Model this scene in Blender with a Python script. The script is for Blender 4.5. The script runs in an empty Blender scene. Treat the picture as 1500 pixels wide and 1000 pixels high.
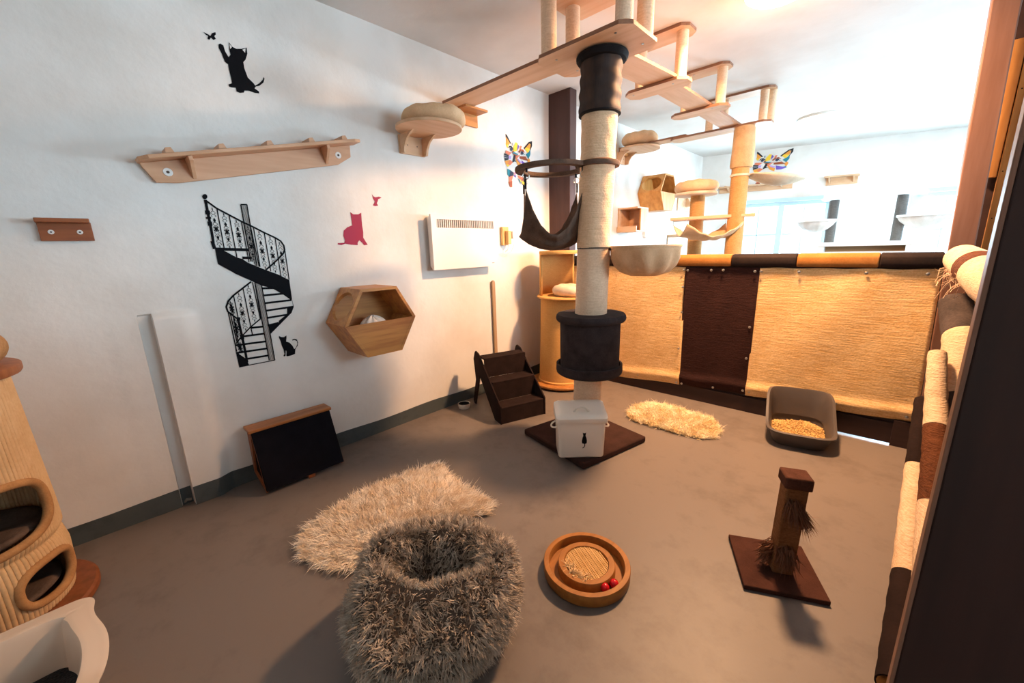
import bpy, bmesh, math, random
import numpy as np
from mathutils import Vector, Matrix
random.seed(7); rng = np.random.default_rng(7)
PI = math.pi
SC = bpy.context.scene; COL = SC.collection

# ------------------------------------------------------------------ camera, world, lights, exposure
cd = bpy.data.cameras.new('camera'); cam = bpy.data.objects.new('camera', cd); COL.objects.link(cam)
cd.sensor_width = 36; cd.lens = 585.0/1500*36; cd.clip_start = .02; cd.clip_end = 100
Rr = Vector((.72651241, .68655589, -.02864831)); Uu = Vector((-.13533843, .18384066, .97359443)); Ff = Vector((-.67369372, .70345122, -.22647992))
cam.matrix_world = Matrix(((Rr.x, Uu.x, -Ff.x, 0), (Rr.y, Uu.y, -Ff.y, 0), (Rr.z, Uu.z, -Ff.z, 1.5), (0, 0, 0, 1)))
SC.camera = cam
SC.view_settings.view_transform = 'Standard'; SC.view_settings.look = 'None'
SC.view_settings.gamma = 1; SC.view_settings.exposure = 0.2; SC.view_settings.use_curve_mapping = False
wd = bpy.data.worlds.new('world'); SC.world = wd; wd.use_nodes = True
bg = wd.node_tree.nodes['Background']; bg.inputs[0].default_value = (.72, .86, 1, 1); bg.inputs[1].default_value = 2.2

def light(name, kind, loc, power, col, size=None, size_y=None, target=None):
    l = bpy.data.lights.new(name, kind); o = bpy.data.objects.new(name, l); COL.objects.link(o)
    o.location = loc; l.energy = power; l.color = col
    if kind == 'AREA':
        l.shape = 'RECTANGLE' if size_y else 'DISK'; l.size = size
        if size_y: l.size_y = size_y
    elif size: l.shadow_soft_size = size
    if target is not None:
        o.rotation_euler = (Vector(target)-Vector(loc)).to_track_quat('-Z', 'Y').to_euler()
    return o
COOL = (.58, .84, 1.0); WARM = (1.0, .56, .28)
# daylight outside the windows of the far wall and of the wall on the right, whose near window is added
light('daylight_far_window', 'AREA', (-1.75, 9.75, 1.75), 300, COOL, 1.4, 1.3, (-1.6, 5, 1.9))
light('daylight_far_window_right', 'AREA', (.75, 10.4, 1.8), 1250, COOL, 1.4, 1.3, (-1.2, 4, 1.9))
light('daylight_side_window', 'AREA', (4.3, 6.4, 1.9), 420, COOL, 2.0, 1.3, (0, 4.6, 1.9))
light('added_near_window_light', 'AREA', (4.3, 2.9, 2.25), 150, COOL, 1.7, 1.2, (-3, .8, 2.3))  # unseen source, added to throw cool light on the upper left wall
# the two ceiling lamps' own bulbs (just under their diffusers)
light('ceiling_lamp_light', 'AREA', (-.8, 3.45, 3.0), 205, WARM, .30, None, (-.8, 3.45, 0))
light('ceiling_lamp_light', 'POINT', (-.8, 3.45, 2.9), 10, WARM, .15)
light('ceiling_lamp_light', 'POINT', (-1.02, 7.3, 2.9), 10, (1, .86, .7), .2)

# ------------------------------------------------------------------ helpers
def lin(h):
    r = [int(h[i:i+2], 16)/255 for i in (0, 2, 4)]
    return tuple((c/12.92 if c <= .04045 else ((c+.055)/1.055)**2.4) for c in r)+(1,)
MATS = {}
def mat(name, hexc, rough=.7, kind='plain', hex2=None, scale=1.0, bump=.3, axis='z', metal=0, spec=.4, emit=None, estr=0):
    if name in MATS: return MATS[name]
    m = bpy.data.materials.new(name); m.use_nodes = True; MATS[name] = m
    nt = m.node_tree; N = nt.nodes; L = nt.links; b = N['Principled BSDF']
    c = lin(hexc); b.inputs['Base Color'].default_value = c; b.inputs['Roughness'].default_value = rough
    b.inputs['Metallic'].default_value = metal; b.inputs['Specular IOR Level'].default_value = spec
    if emit: b.inputs['Emission Color'].default_value = lin(emit); b.inputs['Emission Strength'].default_value = estr
    if kind in ('felt', 'sisal', 'wool', 'plaster'): b.inputs['Specular IOR Level'].default_value = .12
    if kind == 'plain': return m
    tc = N.new('ShaderNodeTexCoord'); mp = N.new('ShaderNodeMapping'); L.new(tc.outputs['Object'], mp.inputs[0])
    def noise(sc, det=4, src=mp, rg=.55):
        n = N.new('ShaderNodeTexNoise'); n.inputs['Scale'].default_value = sc; n.inputs['Detail'].default_value = det
        n.inputs['Roughness'].default_value = rg; L.new(src.outputs[0], n.inputs['Vector']); return n
    def ramp(src, c1, c2, p1=.3, p2=.7):
        r = N.new('ShaderNodeValToRGB'); r.color_ramp.elements[0].position = p1; r.color_ramp.elements[1].position = p2
        r.color_ramp.elements[0].color = c1; r.color_ramp.elements[1].color = c2; L.new(src, r.inputs[0]); return r
    def bmp(src, st, dist=.004, prev=None):
        bn = N.new('ShaderNodeBump'); bn.inputs['Strength'].default_value = st; bn.inputs['Distance'].default_value = dist
        L.new(src, bn.inputs['Height'])
        if prev: L.new(prev.outputs[0], bn.inputs['Normal'])
        return bn
    c2 = lin(hex2) if hex2 else tuple(x*.6 for x in c[:3])+(1,)
    if kind == 'wood':
        k = {'x': (1, 12, 12), 'y': (12, 1, 12), 'z': (12, 12, 1)}[axis]
        mp.inputs['Scale'].default_value = k
        n = noise(2.2*scale, 6); r = ramp(n.outputs[0], c2, c, .34, .62)
        L.new(r.outputs[0], b.inputs['Base Color'])
        L.new(bmp(n.outputs[0], bump*.5, .002).outputs[0], b.inputs['Normal'])
    elif kind == 'sisal':       # wound or woven cord: fine ridges across `axis`
        k = {'x': (1, .1, .1), 'y': (.1, 1, .1), 'z': (.1, .1, 1)}[axis]
        mp2 = N.new('ShaderNodeMapping'); mp2.inputs['Scale'].default_value = k; L.new(tc.outputs['Object'], mp2.inputs[0])
        w = noise(170*scale, 3, mp2, .5)
        n = noise(90, 4); n2 = noise(5, 4)
        mx = N.new('ShaderNodeMath'); mx.operation = 'ADD'; L.new(w.outputs[0], mx.inputs[0]); L.new(n.outputs[0], mx.inputs[1])
        md = N.new('ShaderNodeMath'); md.operation = 'MULTIPLY_ADD'; md.inputs[1].default_value = .62; L.new(mx.outputs[0], md.inputs[0]); m3 = N.new('ShaderNodeMath'); m3.operation = 'MULTIPLY'; m3.inputs[1].default_value = .4; L.new(n2.outputs[0], m3.inputs[0]); L.new(m3.outputs[0], md.inputs[2])
        r = ramp(md.outputs[0], c2, c, .62, 1.02); L.new(r.outputs[0], b.inputs['Base Color'])
        L.new(bmp(mx.outputs[0], bump, .004).outputs[0], b.inputs['Normal'])
    elif kind == 'wool':
        n2 = noise(16*scale, 3); r = ramp(n2.outputs[0], c2, c, .38, .6); L.new(r.outputs[0], b.inputs['Base Color'])
    elif kind == 'felt':
        n = noise(160*scale, 4); n2 = noise(14*scale, 4)
        mx = N.new('ShaderNodeMath'); mx.operation = 'MULTIPLY_ADD'; mx.inputs[1].default_value = .6; L.new(n.outputs[0], mx.inputs[0]); L.new(n2.outputs[0], mx.inputs[2])
        r = ramp(mx.outputs[0], c2, c, .55, 1.05); L.new(r.outputs[0], b.inputs['Base Color'])
        L.new(bmp(mx.outputs[0], bump, .003).outputs[0], b.inputs['Normal'])
    elif kind == 'plaster':
        n = noise(2.2*scale, 5); n2 = noise(22*scale, 6, rg=.6)
        r = ramp(n.outputs[0], c2, c, .3, .6); L.new(r.outputs[0], b.inputs['Base Color'])
        b1 = bmp(n.outputs[0], bump*.6, .03); L.new(bmp(n2.outputs[0], bump*.6, .006, b1).outputs[0], b.inputs['Normal'])
    elif kind == 'concrete':
        n = noise(1.3*scale, 6, rg=.62); n2 = noise(7*scale, 8, rg=.7)
        mx = N.new('ShaderNodeMath'); mx.operation = 'ADD'; L.new(n.outputs[0], mx.inputs[0]); L.new(n2.outputs[0], mx.inputs[1])
        r = ramp(mx.outputs[0], c2, c, .75, 1.2); L.new(r.outputs[0], b.inputs['Base Color'])
        L.new(bmp(n2.outputs[0], bump, .004).outputs[0], b.inputs['Normal'])
        rr = N.new('ShaderNodeMapRange'); rr.inputs[3].default_value = rough-.08; rr.inputs[4].default_value = rough+.12
        L.new(n.outputs[0], rr.inputs[0]); L.new(rr.outputs[0], b.inputs['Roughness'])
    elif kind == 'grain':
        n = noise(120*scale, 3); v = N.new('ShaderNodeTexVoronoi'); v.inputs['Scale'].default_value = 110*scale; L.new(mp.outputs[0], v.inputs['Vector'])
        r = ramp(v.outputs['Color'], c2, c, .1, .8); L.new(r.outputs[0], b.inputs['Base Color'])
        L.new(bmp(v.outputs['Distance'], bump, .006).outputs[0], b.inputs['Normal'])
    return m

WL = {}
def thing(name, label, cat, loc, group=None):
    o = bpy.data.objects.new(name, None); o.empty_display_size = .1; COL.objects.link(o); o.location = loc
    o['label'] = label; o['category'] = cat
    if group: o['group'] = group
    WL[o.name] = Vector(loc); return o
def tag(o, label, cat, group=None):
    o['label'] = label; o['category'] = cat
    if group: o['group'] = group
    return o
class MB:
    def __init__(s): s.v = []; s.f = []
    def add(s, vs, fs):
        k = len(s.v); s.v += [tuple(v) for v in vs]; s.f += [tuple(i+k for i in f) for f in fs]; return s
    def box(s, x0, x1, y0, y1, z0, z1, M=None):
        vs = [Vector((x, y, z)) for z in (z0, z1) for y in (y0, y1) for x in (x0, x1)]
        if M is not None: vs = [M @ v for v in vs]
        return s.add(vs, [(0, 2, 3, 1), (4, 5, 7, 6), (0, 1, 5, 4), (2, 6, 7, 3), (0, 4, 6, 2), (1, 3, 7, 5)])
    def prism(s, poly, fn, d0, d1):          # poly in 2-D, fn(u, v, d) -> 3-D
        n = len(poly); vs = [fn(u, v, d0) for u, v in poly]+[fn(u, v, d1) for u, v in poly]
        return s.add(vs, [tuple(range(n))[::-1], tuple(range(n, 2*n))]+[(i, (i+1) % n, n+(i+1) % n, n+i) for i in range(n)])
    def lathe(s, prof, c=(0, 0, 0), seg=40, axis=None, rfn=None, a0=0, a1=None, close=True):
        # prof: list of (r, z); axis(z)->(x,y) offset for leaning poles; rfn(theta,r,z)->r
        full = a1 is None; a1 = 2*PI if full else a1; n = seg if full else seg+1; vs = []
        for r, z in prof:
            ax = axis(z) if axis else (0, 0)
            for k in range(n):
                t = a0+(a1-a0)*k/seg; rr = rfn(t, r, z) if rfn else r
                zz = z
                if isinstance(rr, tuple): rr, zz = rr
                vs.append((c[0]+ax[0]+rr*math.cos(t), c[1]+ax[1]+rr*math.sin(t), c[2]+zz))
        fs = []
        for j in range(len(prof)-1):
            for k in range(n if full else n-1):
                k2 = (k+1) % n; fs.append((j*n+k, j*n+k2, (j+1)*n+k2, (j+1)*n+k))
        if full and close:
            if prof[0][0] > 1e-4: fs.append(tuple(range(n))[::-1])
            if prof[-1][0] > 1e-4: fs.append(tuple((len(prof)-1)*n+k for k in range(n)))
        return s.add(vs, fs)
    def tube(s, pts, rad, seg=12, caps=True, flat=None):
        pts = [Vector(p) for p in pts]; n = len(pts); vs = []; up0 = None
        for i, p in enumerate(pts):
            t = (pts[min(i+1, n-1)]-pts[max(i-1, 0)]).normalized()
            if up0 is None: up0 = Vector((0, 0, 1)) if abs(t.z) < .9 else Vector((1, 0, 0))
            a = up0.cross(t); a = a.normalized() if a.length > 1e-6 else Vector((1, 0, 0)).cross(t).normalized(); b_ = t.cross(a).normalized(); up0 = b_
            r = rad[i] if hasattr(rad, '__len__') else rad
            for k in range(seg):
                w = 2*PI*k/seg; vs.append(p+a*(r*math.cos(w))+b_*(r*math.sin(w)*(flat or 1)))
        fs = [(i*seg+k, i*seg+(k+1) % seg, (i+1)*seg+(k+1) % seg, (i+1)*seg+k) for i in range(n-1) for k in range(seg)]
        if caps: fs += [tuple(range(seg))[::-1], tuple((n-1)*seg+k for k in range(seg))]
        return s.add(vs, fs)
    def grid(s, fn, nu, nv, thick=None):
        vs = [fn(i/(nu-1), j/(nv-1)) for j in range(nv) for i in range(nu)]
        return s.add(vs, [(j*nu+i, j*nu+i+1, (j+1)*nu+i+1, (j+1)*nu+i) for j in range(nv-1) for i in range(nu-1)])
    def build(s, name, m, parent=None, bevel=0, smooth=False, kind=None, solid=0, origin=None, subsurf=0, recalc=True):
        me = bpy.data.meshes.new(name)
        if parent is not None: base = WL[parent.name]
        else:
            a = np.array(s.v); base = Vector(origin) if origin else Vector((a[:, 0].mean(), a[:, 1].mean(), a[:, 2].min()))
        me.from_pydata([(v[0]-base.x, v[1]-base.y, v[2]-base.z) for v in s.v], [], s.f)
        if recalc:
            bm = bmesh.new(); bm.from_mesh(me); bmesh.ops.recalc_face_normals(bm, faces=bm.faces); bm.to_mesh(me); bm.free()
        ms = m if isinstance(m, list) else [m]
        for q in ms: me.materials.append(q)
        if smooth:
            me.polygons.foreach_set('use_smooth', [True]*len(me.polygons))
            if smooth == 'auto': me.set_sharp_from_angle(angle=math.radians(42))
        o = bpy.data.objects.new(name, me); COL.objects.link(o)
        if parent is not None: o.parent = parent
        else: o.location = base
        WL[o.name] = base
        if solid: q = o.modifiers.new('solid', 'SOLIDIFY'); q.thickness = solid; q.offset = 0
        if subsurf: q = o.modifiers.new('sub', 'SUBSURF'); q.levels = subsurf; q.render_levels = subsurf
        if bevel: q = o.modifiers.new('bevel', 'BEVEL'); q.width = bevel; q.segments = 2; q.limit_method = 'ANGLE'
        if kind: o['kind'] = kind
        return o
def rotz(c, a): return Matrix.Translation(Vector(c)) @ Matrix.Rotation(a, 4, 'Z')
def wallfn(x0): return lambda y, z, d: (x0+d, y, z)     # polygons in the plane of the left wall

# ------------------------------------------------------------------ materials
WALL = mat('plaster_wall', 'e8e4e0', .85, 'plaster', 'dcd6d0', .9, .5)
CEIL = mat('ceiling_paint', 'e6e3e0', .88, 'plaster', 'dad5d0', .7, .35)
FLOOR = mat('painted_concrete', '736963', .46, 'concrete', '655b55', 1, .25)
BASE = mat('grey_base_paint', '4a5153', .6, 'concrete', '3e4547', 2, .3)
PLY = mat('birch_ply', 'dcb592', .5, 'wood', 'cfa37c', .6, .15, 'x')
PLYY = mat('birch_ply_y', 'dcb592', .5, 'wood', 'cfa37c', .6, .15, 'y')
PLYE = mat('ply_edge', '9a6e54', .6, 'wood', '865e46', 2, .2, 'x'); FRAMEB = mat('window_paint', 'bcd6e0', .5)
OAK = mat('hexagon_wood', 'c98b4c', .45, 'wood', 'a9693a', 1, .25, 'y')
OAKD = mat('reddish_wood', '9c5a34', .45, 'wood', '84472a', 1, .25, 'y')
BEECH = mat('beech', 'd6a480', .45, 'wood', 'c8946e', .7, .15, 'y')
PINE = mat('pine', 'd99a52', .5, 'wood', 'c07d3a', .8, .2, 'z')
SIS = mat('sisal_post', 'f4d8bc', .85, 'sisal', 'dfbf9e', 1.2, .4)
SISB = mat('sisal_tree', 'f6d6b4', .88, 'sisal', 'e0bd96', .7, .8)
SISO = mat('sisal_tower', 'd6a566', .85, 'sisal', 'c89656', 1.2, .25)
MATS_B = mat('sisal_mat', 'f0cf9c', .88, 'sisal', 'd2a66c', .7, .6)
DMAT = mat('dark_mat', '3a2320', .9, 'sisal', '2a1817', .8, .6)
BRN = mat('brown_paint', '4c302a', .55, 'wood', '40261f', .6, .2)
DBRN = mat('dark_brown_board', '35211e', .6, 'wood', '2a1816', .6, .2, 'x')
POST = mat('post_brown_paint', '805e50', .5, 'wood', '6e4c3c', .5, .25)
CHAR = mat('charcoal_felt', '403839', .95, 'felt', '2e2829', 1, .4)
BFELT = mat('brown_felt', '402a25', .95, 'felt', '30201c', 1, .4)
BLK = mat('black_fleece', '221f20', .8, 'felt', '171517', .6, .4)
TAUPE = mat('taupe_plush', '6e5a4e', .95, 'felt', '54443b', .8, .5)
CREAM = mat('beige_plush', 'e6bf98', .95, 'felt', 'd2aa82', .7, .4)
CREAML = mat('cream_plush', 'ddcbb5', .95, 'felt', 'cbb69c', .7, .4)
WHITE = mat('white_enamel', 'ebe3d8', .35, spec=.5)
WHITEP = mat('white_plastic', 'e6e0da', .4)
WHITEB = mat('white_board', 'ece8e4', .5)
STEEL = mat('steel', 'b8b4ae', .3, metal=1)
BLACK = mat('black_vinyl', '08080e', .7, spec=.12)
DARKP = mat('grey_plastic', '524b49', .45)
SLOT = mat('slot_dark', '4a4038', .7)
LEAP_CAT=[[0.784,2.705],[0.799,2.700],[0.803,2.670],[0.816,2.644],[0.828,2.660],[0.826,2.688],[0.83,2.725],[0.845,2.706],[0.864,2.701],[0.891,2.709],[0.920,2.724],[0.919,2.691],[0.904,2.655],[0.890,2.639],[0.890,2.605],[0.901,2.558],[0.928,2.534],[0.935,2.523],[0.960,2.542],[0.982,2.566],[0.991,2.585],[0.994,2.575],[0.984,2.551],[0.958,2.527],[0.937,2.518],[0.929,2.506],[0.950,2.495],[0.951,2.483],[0.925,2.48],[0.896,2.485],[0.871,2.48],[0.866,2.468],[0.844,2.461],[0.827,2.465],[0.827,2.485],[0.809,2.482],[0.793,2.483],[0.792,2.495],[0.811,2.506],[0.810,2.536],[0.806,2.582],[0.807,2.604],[0.792,2.614],[0.783,2.653],[0.773,2.679],[0.775,2.697]]
LEAP_EARS=[[[0.831,2.717],[0.831,2.690],[0.842,2.704]],[[0.895,2.705],[0.914,2.718],[0.907,2.692]]]
BUTTERFLY=[[0.712,2.740],[0.735,2.734],[0.741,2.729],[0.752,2.747],[0.770,2.758],[0.771,2.747],[0.761,2.735],[0.767,2.723],[0.753,2.713],[0.743,2.722],[0.733,2.707],[0.725,2.712],[0.731,2.726],[0.720,2.729]]
SIT_CAT=[[0.839,0.961],[0.854,0.950],[0.868,0.947],[0.886,0.956],[0.884,0.937],[0.878,0.914],[0.898,0.903],[0.914,0.878],[0.922,0.851],[0.935,0.860],[0.948,0.883],[0.948,0.904],[0.933,0.914],[0.919,0.913],[0.918,0.921],[0.934,0.923],[0.949,0.915],[0.953,0.892],[0.948,0.872],[0.930,0.850],[0.922,0.815],[0.895,0.809],[0.872,0.808],[0.865,0.813],[0.871,0.844],[0.867,0.852],[0.860,0.814],[0.849,0.811],[0.848,0.819],[0.855,0.830],[0.854,0.862],[0.846,0.892],[0.845,0.913],[0.842,0.931],[0.838,0.946]]
PINK_CAT=[[1.446,1.800],[1.468,1.785],[1.507,1.786],[1.533,1.799],[1.530,1.748],[1.529,1.703],[1.532,1.659],[1.527,1.614],[1.557,1.561],[1.527,1.558],[1.514,1.577],[1.492,1.596],[1.477,1.577],[1.475,1.559],[1.425,1.563],[1.379,1.571],[1.348,1.561],[1.322,1.567],[1.323,1.576],[1.373,1.578],[1.380,1.597],[1.372,1.629],[1.379,1.665],[1.410,1.69],[1.450,1.705],[1.450,1.745]]
BIRD=[[1.636,1.941],[1.649,1.923],[1.665,1.919],[1.693,1.926],[1.716,1.920],[1.686,1.906],[1.678,1.887],[1.670,1.875],[1.680,1.858],[1.654,1.853],[1.635,1.858],[1.648,1.874],[1.655,1.889],[1.644,1.907]]
STAIR_LINES=[[0.01,[[0.570,1.830],[0.617,1.787],[0.675,1.751],[0.739,1.711],[0.793,1.682],[0.851,1.647],[0.909,1.616],[0.941,1.593],[0.956,1.564],[0.957,1.535],[0.945,1.512],[0.910,1.478],[0.864,1.439],[0.825,1.409]]],[0.014,[[0.570,1.833],[0.570,1.765],[0.571,1.689],[0.570,1.617],[0.567,1.549]]],[0.024,[[0.569,1.772],[0.569,1.749]]],[0.026,[[0.568,1.735],[0.569,1.724]]],[0.022,[[0.57,1.709],[0.570,1.684]]],[0.018,[[0.564,1.596],[0.570,1.549]]],[0.006,[[0.619,1.785],[0.618,1.548]]],[0.006,[[0.675,1.749],[0.676,1.495]]],[0.006,[[0.734,1.711],[0.737,1.462]]],[0.006,[[0.745,1.706],[0.747,1.545]]],[0.006,[[0.779,1.690],[0.790,1.431]]],[0.006,[[0.795,1.680],[0.795,1.431]]],[0.006,[[0.851,1.644],[0.853,1.399]]],[0.006,[[0.910,1.614],[0.910,1.357]]],[0.006,[[0.958,1.529],[0.957,1.336]]],[0.008,[[0.746,1.815],[0.780,1.817]]],[0.006,[[0.746,1.815],[0.747,1.467]]],[0.002,[[0.751,1.815],[0.753,1.467]]],[0.002,[[0.757,1.815],[0.759,1.467]]],[0.002,[[0.763,1.816],[0.765,1.467]]],[0.002,[[0.769,1.816],[0.767,1.438]]],[0.002,[[0.775,1.816],[0.773,1.438]]],[0.006,[[0.780,1.817],[0.778,1.438]]],[0.018,[[0.574,1.549],[0.749,1.54]]],[0.016,[[0.705,1.492],[0.756,1.490]]],[0.01,[[0.73,1.340],[0.674,1.300],[0.619,1.261],[0.588,1.230],[0.572,1.195],[0.575,1.166],[0.599,1.135],[0.622,1.109]]],[0.014,[[0.622,1.109],[0.626,0.994],[0.628,0.901],[0.628,0.821]]],[0.022,[[0.615,1.113],[0.634,1.109]]],[0.02,[[0.625,1.008],[0.626,0.975]]],[0.006,[[0.577,1.163],[0.582,0.904]]],[0.006,[[0.586,1.152],[0.593,0.961]]],[0.006,[[0.621,1.258],[0.626,0.994]]],[0.006,[[0.679,1.300],[0.685,0.997]]],[0.006,[[0.737,1.336],[0.746,1.094]]],[0.006,[[0.750,1.332],[0.750,1.093]]],[0.006,[[0.599,1.135],[0.599,0.960]]],[0.008,[[0.746,1.094],[0.678,1.045],[0.620,0.992],[0.587,0.956]]],[0.013,[[0.684,1.043],[0.756,1.040]]],[0.013,[[0.623,0.995],[0.754,0.992]]],[0.013,[[0.580,0.945],[0.755,0.938]]],[0.013,[[0.577,0.895],[0.754,0.889]]],[0.013,[[0.619,0.844],[0.755,0.840]]],[0.013,[[0.785,1.292],[0.855,1.287]]],[0.013,[[0.783,1.245],[0.910,1.245]]],[0.013,[[0.787,1.193],[0.953,1.196]]],[0.013,[[0.789,1.143],[0.956,1.149]]],[0.013,[[0.784,1.094],[0.914,1.099]]],[0.013,[[0.783,1.043],[0.851,1.051]]],[0.006,[[0.751,1.334],[0.756,0.805]]],[0.002,[[0.757,1.333],[0.762,0.804]]],[0.002,[[0.763,1.333],[0.767,0.803]]],[0.002,[[0.768,1.332],[0.773,0.801]]],[0.002,[[0.774,1.332],[0.779,0.800]]],[0.002,[[0.780,1.331],[0.784,0.799]]],[0.006,[[0.786,1.331],[0.790,0.798]]],[0.006,[[0.579,0.800],[0.790,0.799]]]]
STAIR_POLYS=[[[0.571,1.554],[0.603,1.545],[0.626,1.531],[0.672,1.497],[0.704,1.485],[0.729,1.462],[0.825,1.409],[0.893,1.376],[0.958,1.333],[0.957,1.203],[0.953,1.193],[0.898,1.246],[0.843,1.288],[0.787,1.309],[0.736,1.342],[0.646,1.399],[0.643,1.403],[0.571,1.459]],[[0.957,1.201],[0.961,1.147],[0.941,1.108],[0.792,0.984],[0.789,1.040],[0.852,1.051],[0.854,1.065],[0.911,1.103],[0.917,1.144],[0.956,1.151]],[[0.576,0.938],[0.579,0.905],[0.595,0.882],[0.616,0.857],[0.629,0.834],[0.636,0.798],[0.579,0.798]],[[0.583,1.851],[0.581,1.844],[0.576,1.839],[0.571,1.835],[0.565,1.835],[0.560,1.838],[0.558,1.843],[0.557,1.849],[0.560,1.856],[0.564,1.861],[0.570,1.864],[0.576,1.865],[0.580,1.862],[0.583,1.857]]]
STAIR_MOTIFS=[[[0.595,1.786],[0.598,1.556]],[[0.648,1.755],[0.649,1.553]],[[0.707,1.718],[0.708,1.551]],[[0.763,1.682],[0.767,1.45]],[[0.821,1.653],[0.824,1.418]],[[0.880,1.619],[0.881,1.389]],[[0.931,1.585],[0.935,1.349]],[[0.597,1.223],[0.601,1.144]],[[0.650,1.271],[0.653,1.029]],[[0.709,1.316],[0.712,1.079]],[[0.604,1.112],[0.605,0.998]],[[0.600,0.966],[0.607,0.892]]]
FACE=[["1c1a22",[[3.155,2.616],[3.175,2.605],[3.224,2.547],[3.205,2.542],[3.158,2.588]]],["e8963c",[[3.158,2.588],[3.205,2.542],[3.186,2.520],[3.159,2.522]]],["f2c83a",[[3.148,2.534],[3.164,2.522],[3.186,2.520],[3.171,2.494],[3.153,2.518]]],["1c1a22",[[3.554,2.610],[3.506,2.595],[3.430,2.532],[3.444,2.522],[3.515,2.584],[3.535,2.581],[3.524,2.522],[3.553,2.567]]],["e8963c",[[3.515,2.582],[3.533,2.578],[3.519,2.533],[3.484,2.534],[3.466,2.541]]],["f2c83a",[[3.466,2.541],[3.484,2.534],[3.519,2.533],[3.485,2.491],[3.444,2.522]]],["1f7f92",[[3.524,2.528],[3.503,2.499],[3.457,2.470],[3.496,2.437],[3.525,2.479]]],["f2c83a",[[3.297,2.560],[3.323,2.555],[3.309,2.488],[3.257,2.472],[3.268,2.520]]],["e8963c",[[3.268,2.509],[3.309,2.488],[3.257,2.472]]],["6a4fb0",[[3.328,2.552],[3.350,2.53],[3.320,2.490]]],["8a97a8",[[3.239,2.551],[3.257,2.551],[3.251,2.523],[3.240,2.528]]],["e07a5a",[[3.367,2.540],[3.389,2.539],[3.378,2.513],[3.356,2.498]]],["1c1a22",[[3.185,2.491],[3.204,2.514],[3.231,2.518],[3.258,2.496],[3.252,2.475],[3.242,2.499],[3.212,2.504]]],["2c3550",[[3.207,2.494],[3.231,2.503],[3.242,2.488],[3.227,2.471],[3.211,2.477]]],["9a4a26",[[3.245,2.476],[3.273,2.473],[3.238,2.457]]],["9a4a26",[[3.337,2.483],[3.371,2.506],[3.405,2.510],[3.433,2.485],[3.414,2.488],[3.380,2.495],[3.351,2.470]]],["2c3550",[[3.375,2.488],[3.404,2.493],[3.413,2.476],[3.393,2.457],[3.374,2.465]]],["1f7f92",[[3.415,2.476],[3.442,2.465],[3.413,2.464]]],["1f7f92",[[3.248,2.470],[3.328,2.454],[3.307,2.443],[3.251,2.451]]],["9a4a26",[[3.251,2.451],[3.307,2.443],[3.326,2.446],[3.293,2.433],[3.260,2.440]]],["1c1a22",[[3.268,2.437],[3.297,2.437],[3.275,2.391],[3.295,2.380],[3.269,2.379],[3.237,2.361]]],["e07a5a",[[3.288,2.429],[3.355,2.450],[3.306,2.408],[3.287,2.400]]],["e07a5a",[[3.152,2.464],[3.226,2.456],[3.186,2.427],[3.138,2.443]]],["1c1a22",[[3.126,2.436],[3.182,2.426],[3.181,2.417],[3.123,2.419]]],["2c3550",[[3.123,2.413],[3.181,2.412],[3.181,2.401],[3.124,2.398]]],["1c1a22",[[3.126,2.392],[3.181,2.397],[3.180,2.385],[3.130,2.368]]],["b89ad8",[[3.186,2.422],[3.219,2.419],[3.212,2.396],[3.185,2.391]]],["e8963c",[[3.131,2.363],[3.203,2.382],[3.173,2.339],[3.145,2.335]]],["e07a5a",[[3.203,2.382],[3.239,2.363],[3.202,2.335],[3.173,2.339]]],["f2c83a",[[3.144,2.334],[3.201,2.335],[3.168,2.314]]],["1f7f92",[[3.162,2.291],[3.207,2.281],[3.187,2.222],[3.160,2.242]]],["2c3550",[[3.207,2.281],[3.246,2.263],[3.243,2.239],[3.187,2.222]]],["e07a5a",[[3.182,2.219],[3.243,2.239],[3.217,2.183],[3.184,2.162]]],["9a4a26",[[3.173,2.168],[3.223,2.18],[3.221,2.124],[3.193,2.126]]],["e8a0b8",[[3.253,2.271],[3.293,2.268],[3.271,2.243]]],["6a4fb0",[[3.247,2.239],[3.285,2.244],[3.284,2.223]]],["9a4a26",[[3.364,2.438],[3.442,2.445],[3.480,2.411],[3.402,2.413],[3.363,2.417]]],["e8963c",[[3.306,2.408],[3.373,2.363],[3.369,2.325],[3.322,2.349],[3.296,2.389]]],["6a4fb0",[[3.391,2.395],[3.461,2.373],[3.501,2.358],[3.448,2.340],[3.399,2.341]]],["b89ad8",[[3.323,2.409],[3.381,2.383],[3.363,2.370],[3.322,2.392]]],["e8963c",[[3.480,2.411],[3.499,2.442],[3.521,2.417],[3.499,2.370]]],["1f7f92",[[3.461,2.373],[3.502,2.378],[3.501,2.358]]],["e07a5a",[[3.317,2.245],[3.396,2.232],[3.394,2.199],[3.337,2.219]]],["1f7f92",[[3.314,2.217],[3.346,2.202],[3.364,2.159]]],["f2c83a",[[3.346,2.196],[3.376,2.180],[3.442,2.147],[3.446,2.185],[3.375,2.205]]],["2c3550",[[3.410,2.229],[3.452,2.230],[3.444,2.185],[3.409,2.194]]]]
RUG1=[[-2.081, 0.51], [-2.2, 0.597], [-2.243, 0.768], [-2.278, 0.957], [-2.255, 1.162], [-2.229, 1.388], [-2.174, 1.495], [-1.951, 1.423], [-1.766, 1.43], [-1.56, 1.424], [-1.521, 1.331], [-1.631, 1.22], [-1.634, 1.115], [-1.639, 0.9], [-1.638, 0.745], [-1.706, 0.638], [-1.74, 0.586], [-1.85, 0.534], [-1.98, 0.491]]
RUG2=[[-1.588, 3.15], [-1.617, 3.314], [-1.555, 3.497], [-1.342, 3.539], [-1.176, 3.51], [-0.999, 3.501], [-0.874, 3.34], [-0.852, 3.166], [-0.96, 3.06], [-1.143, 3.048], [-1.346, 3.049], [-1.481, 3.045]]
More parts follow.
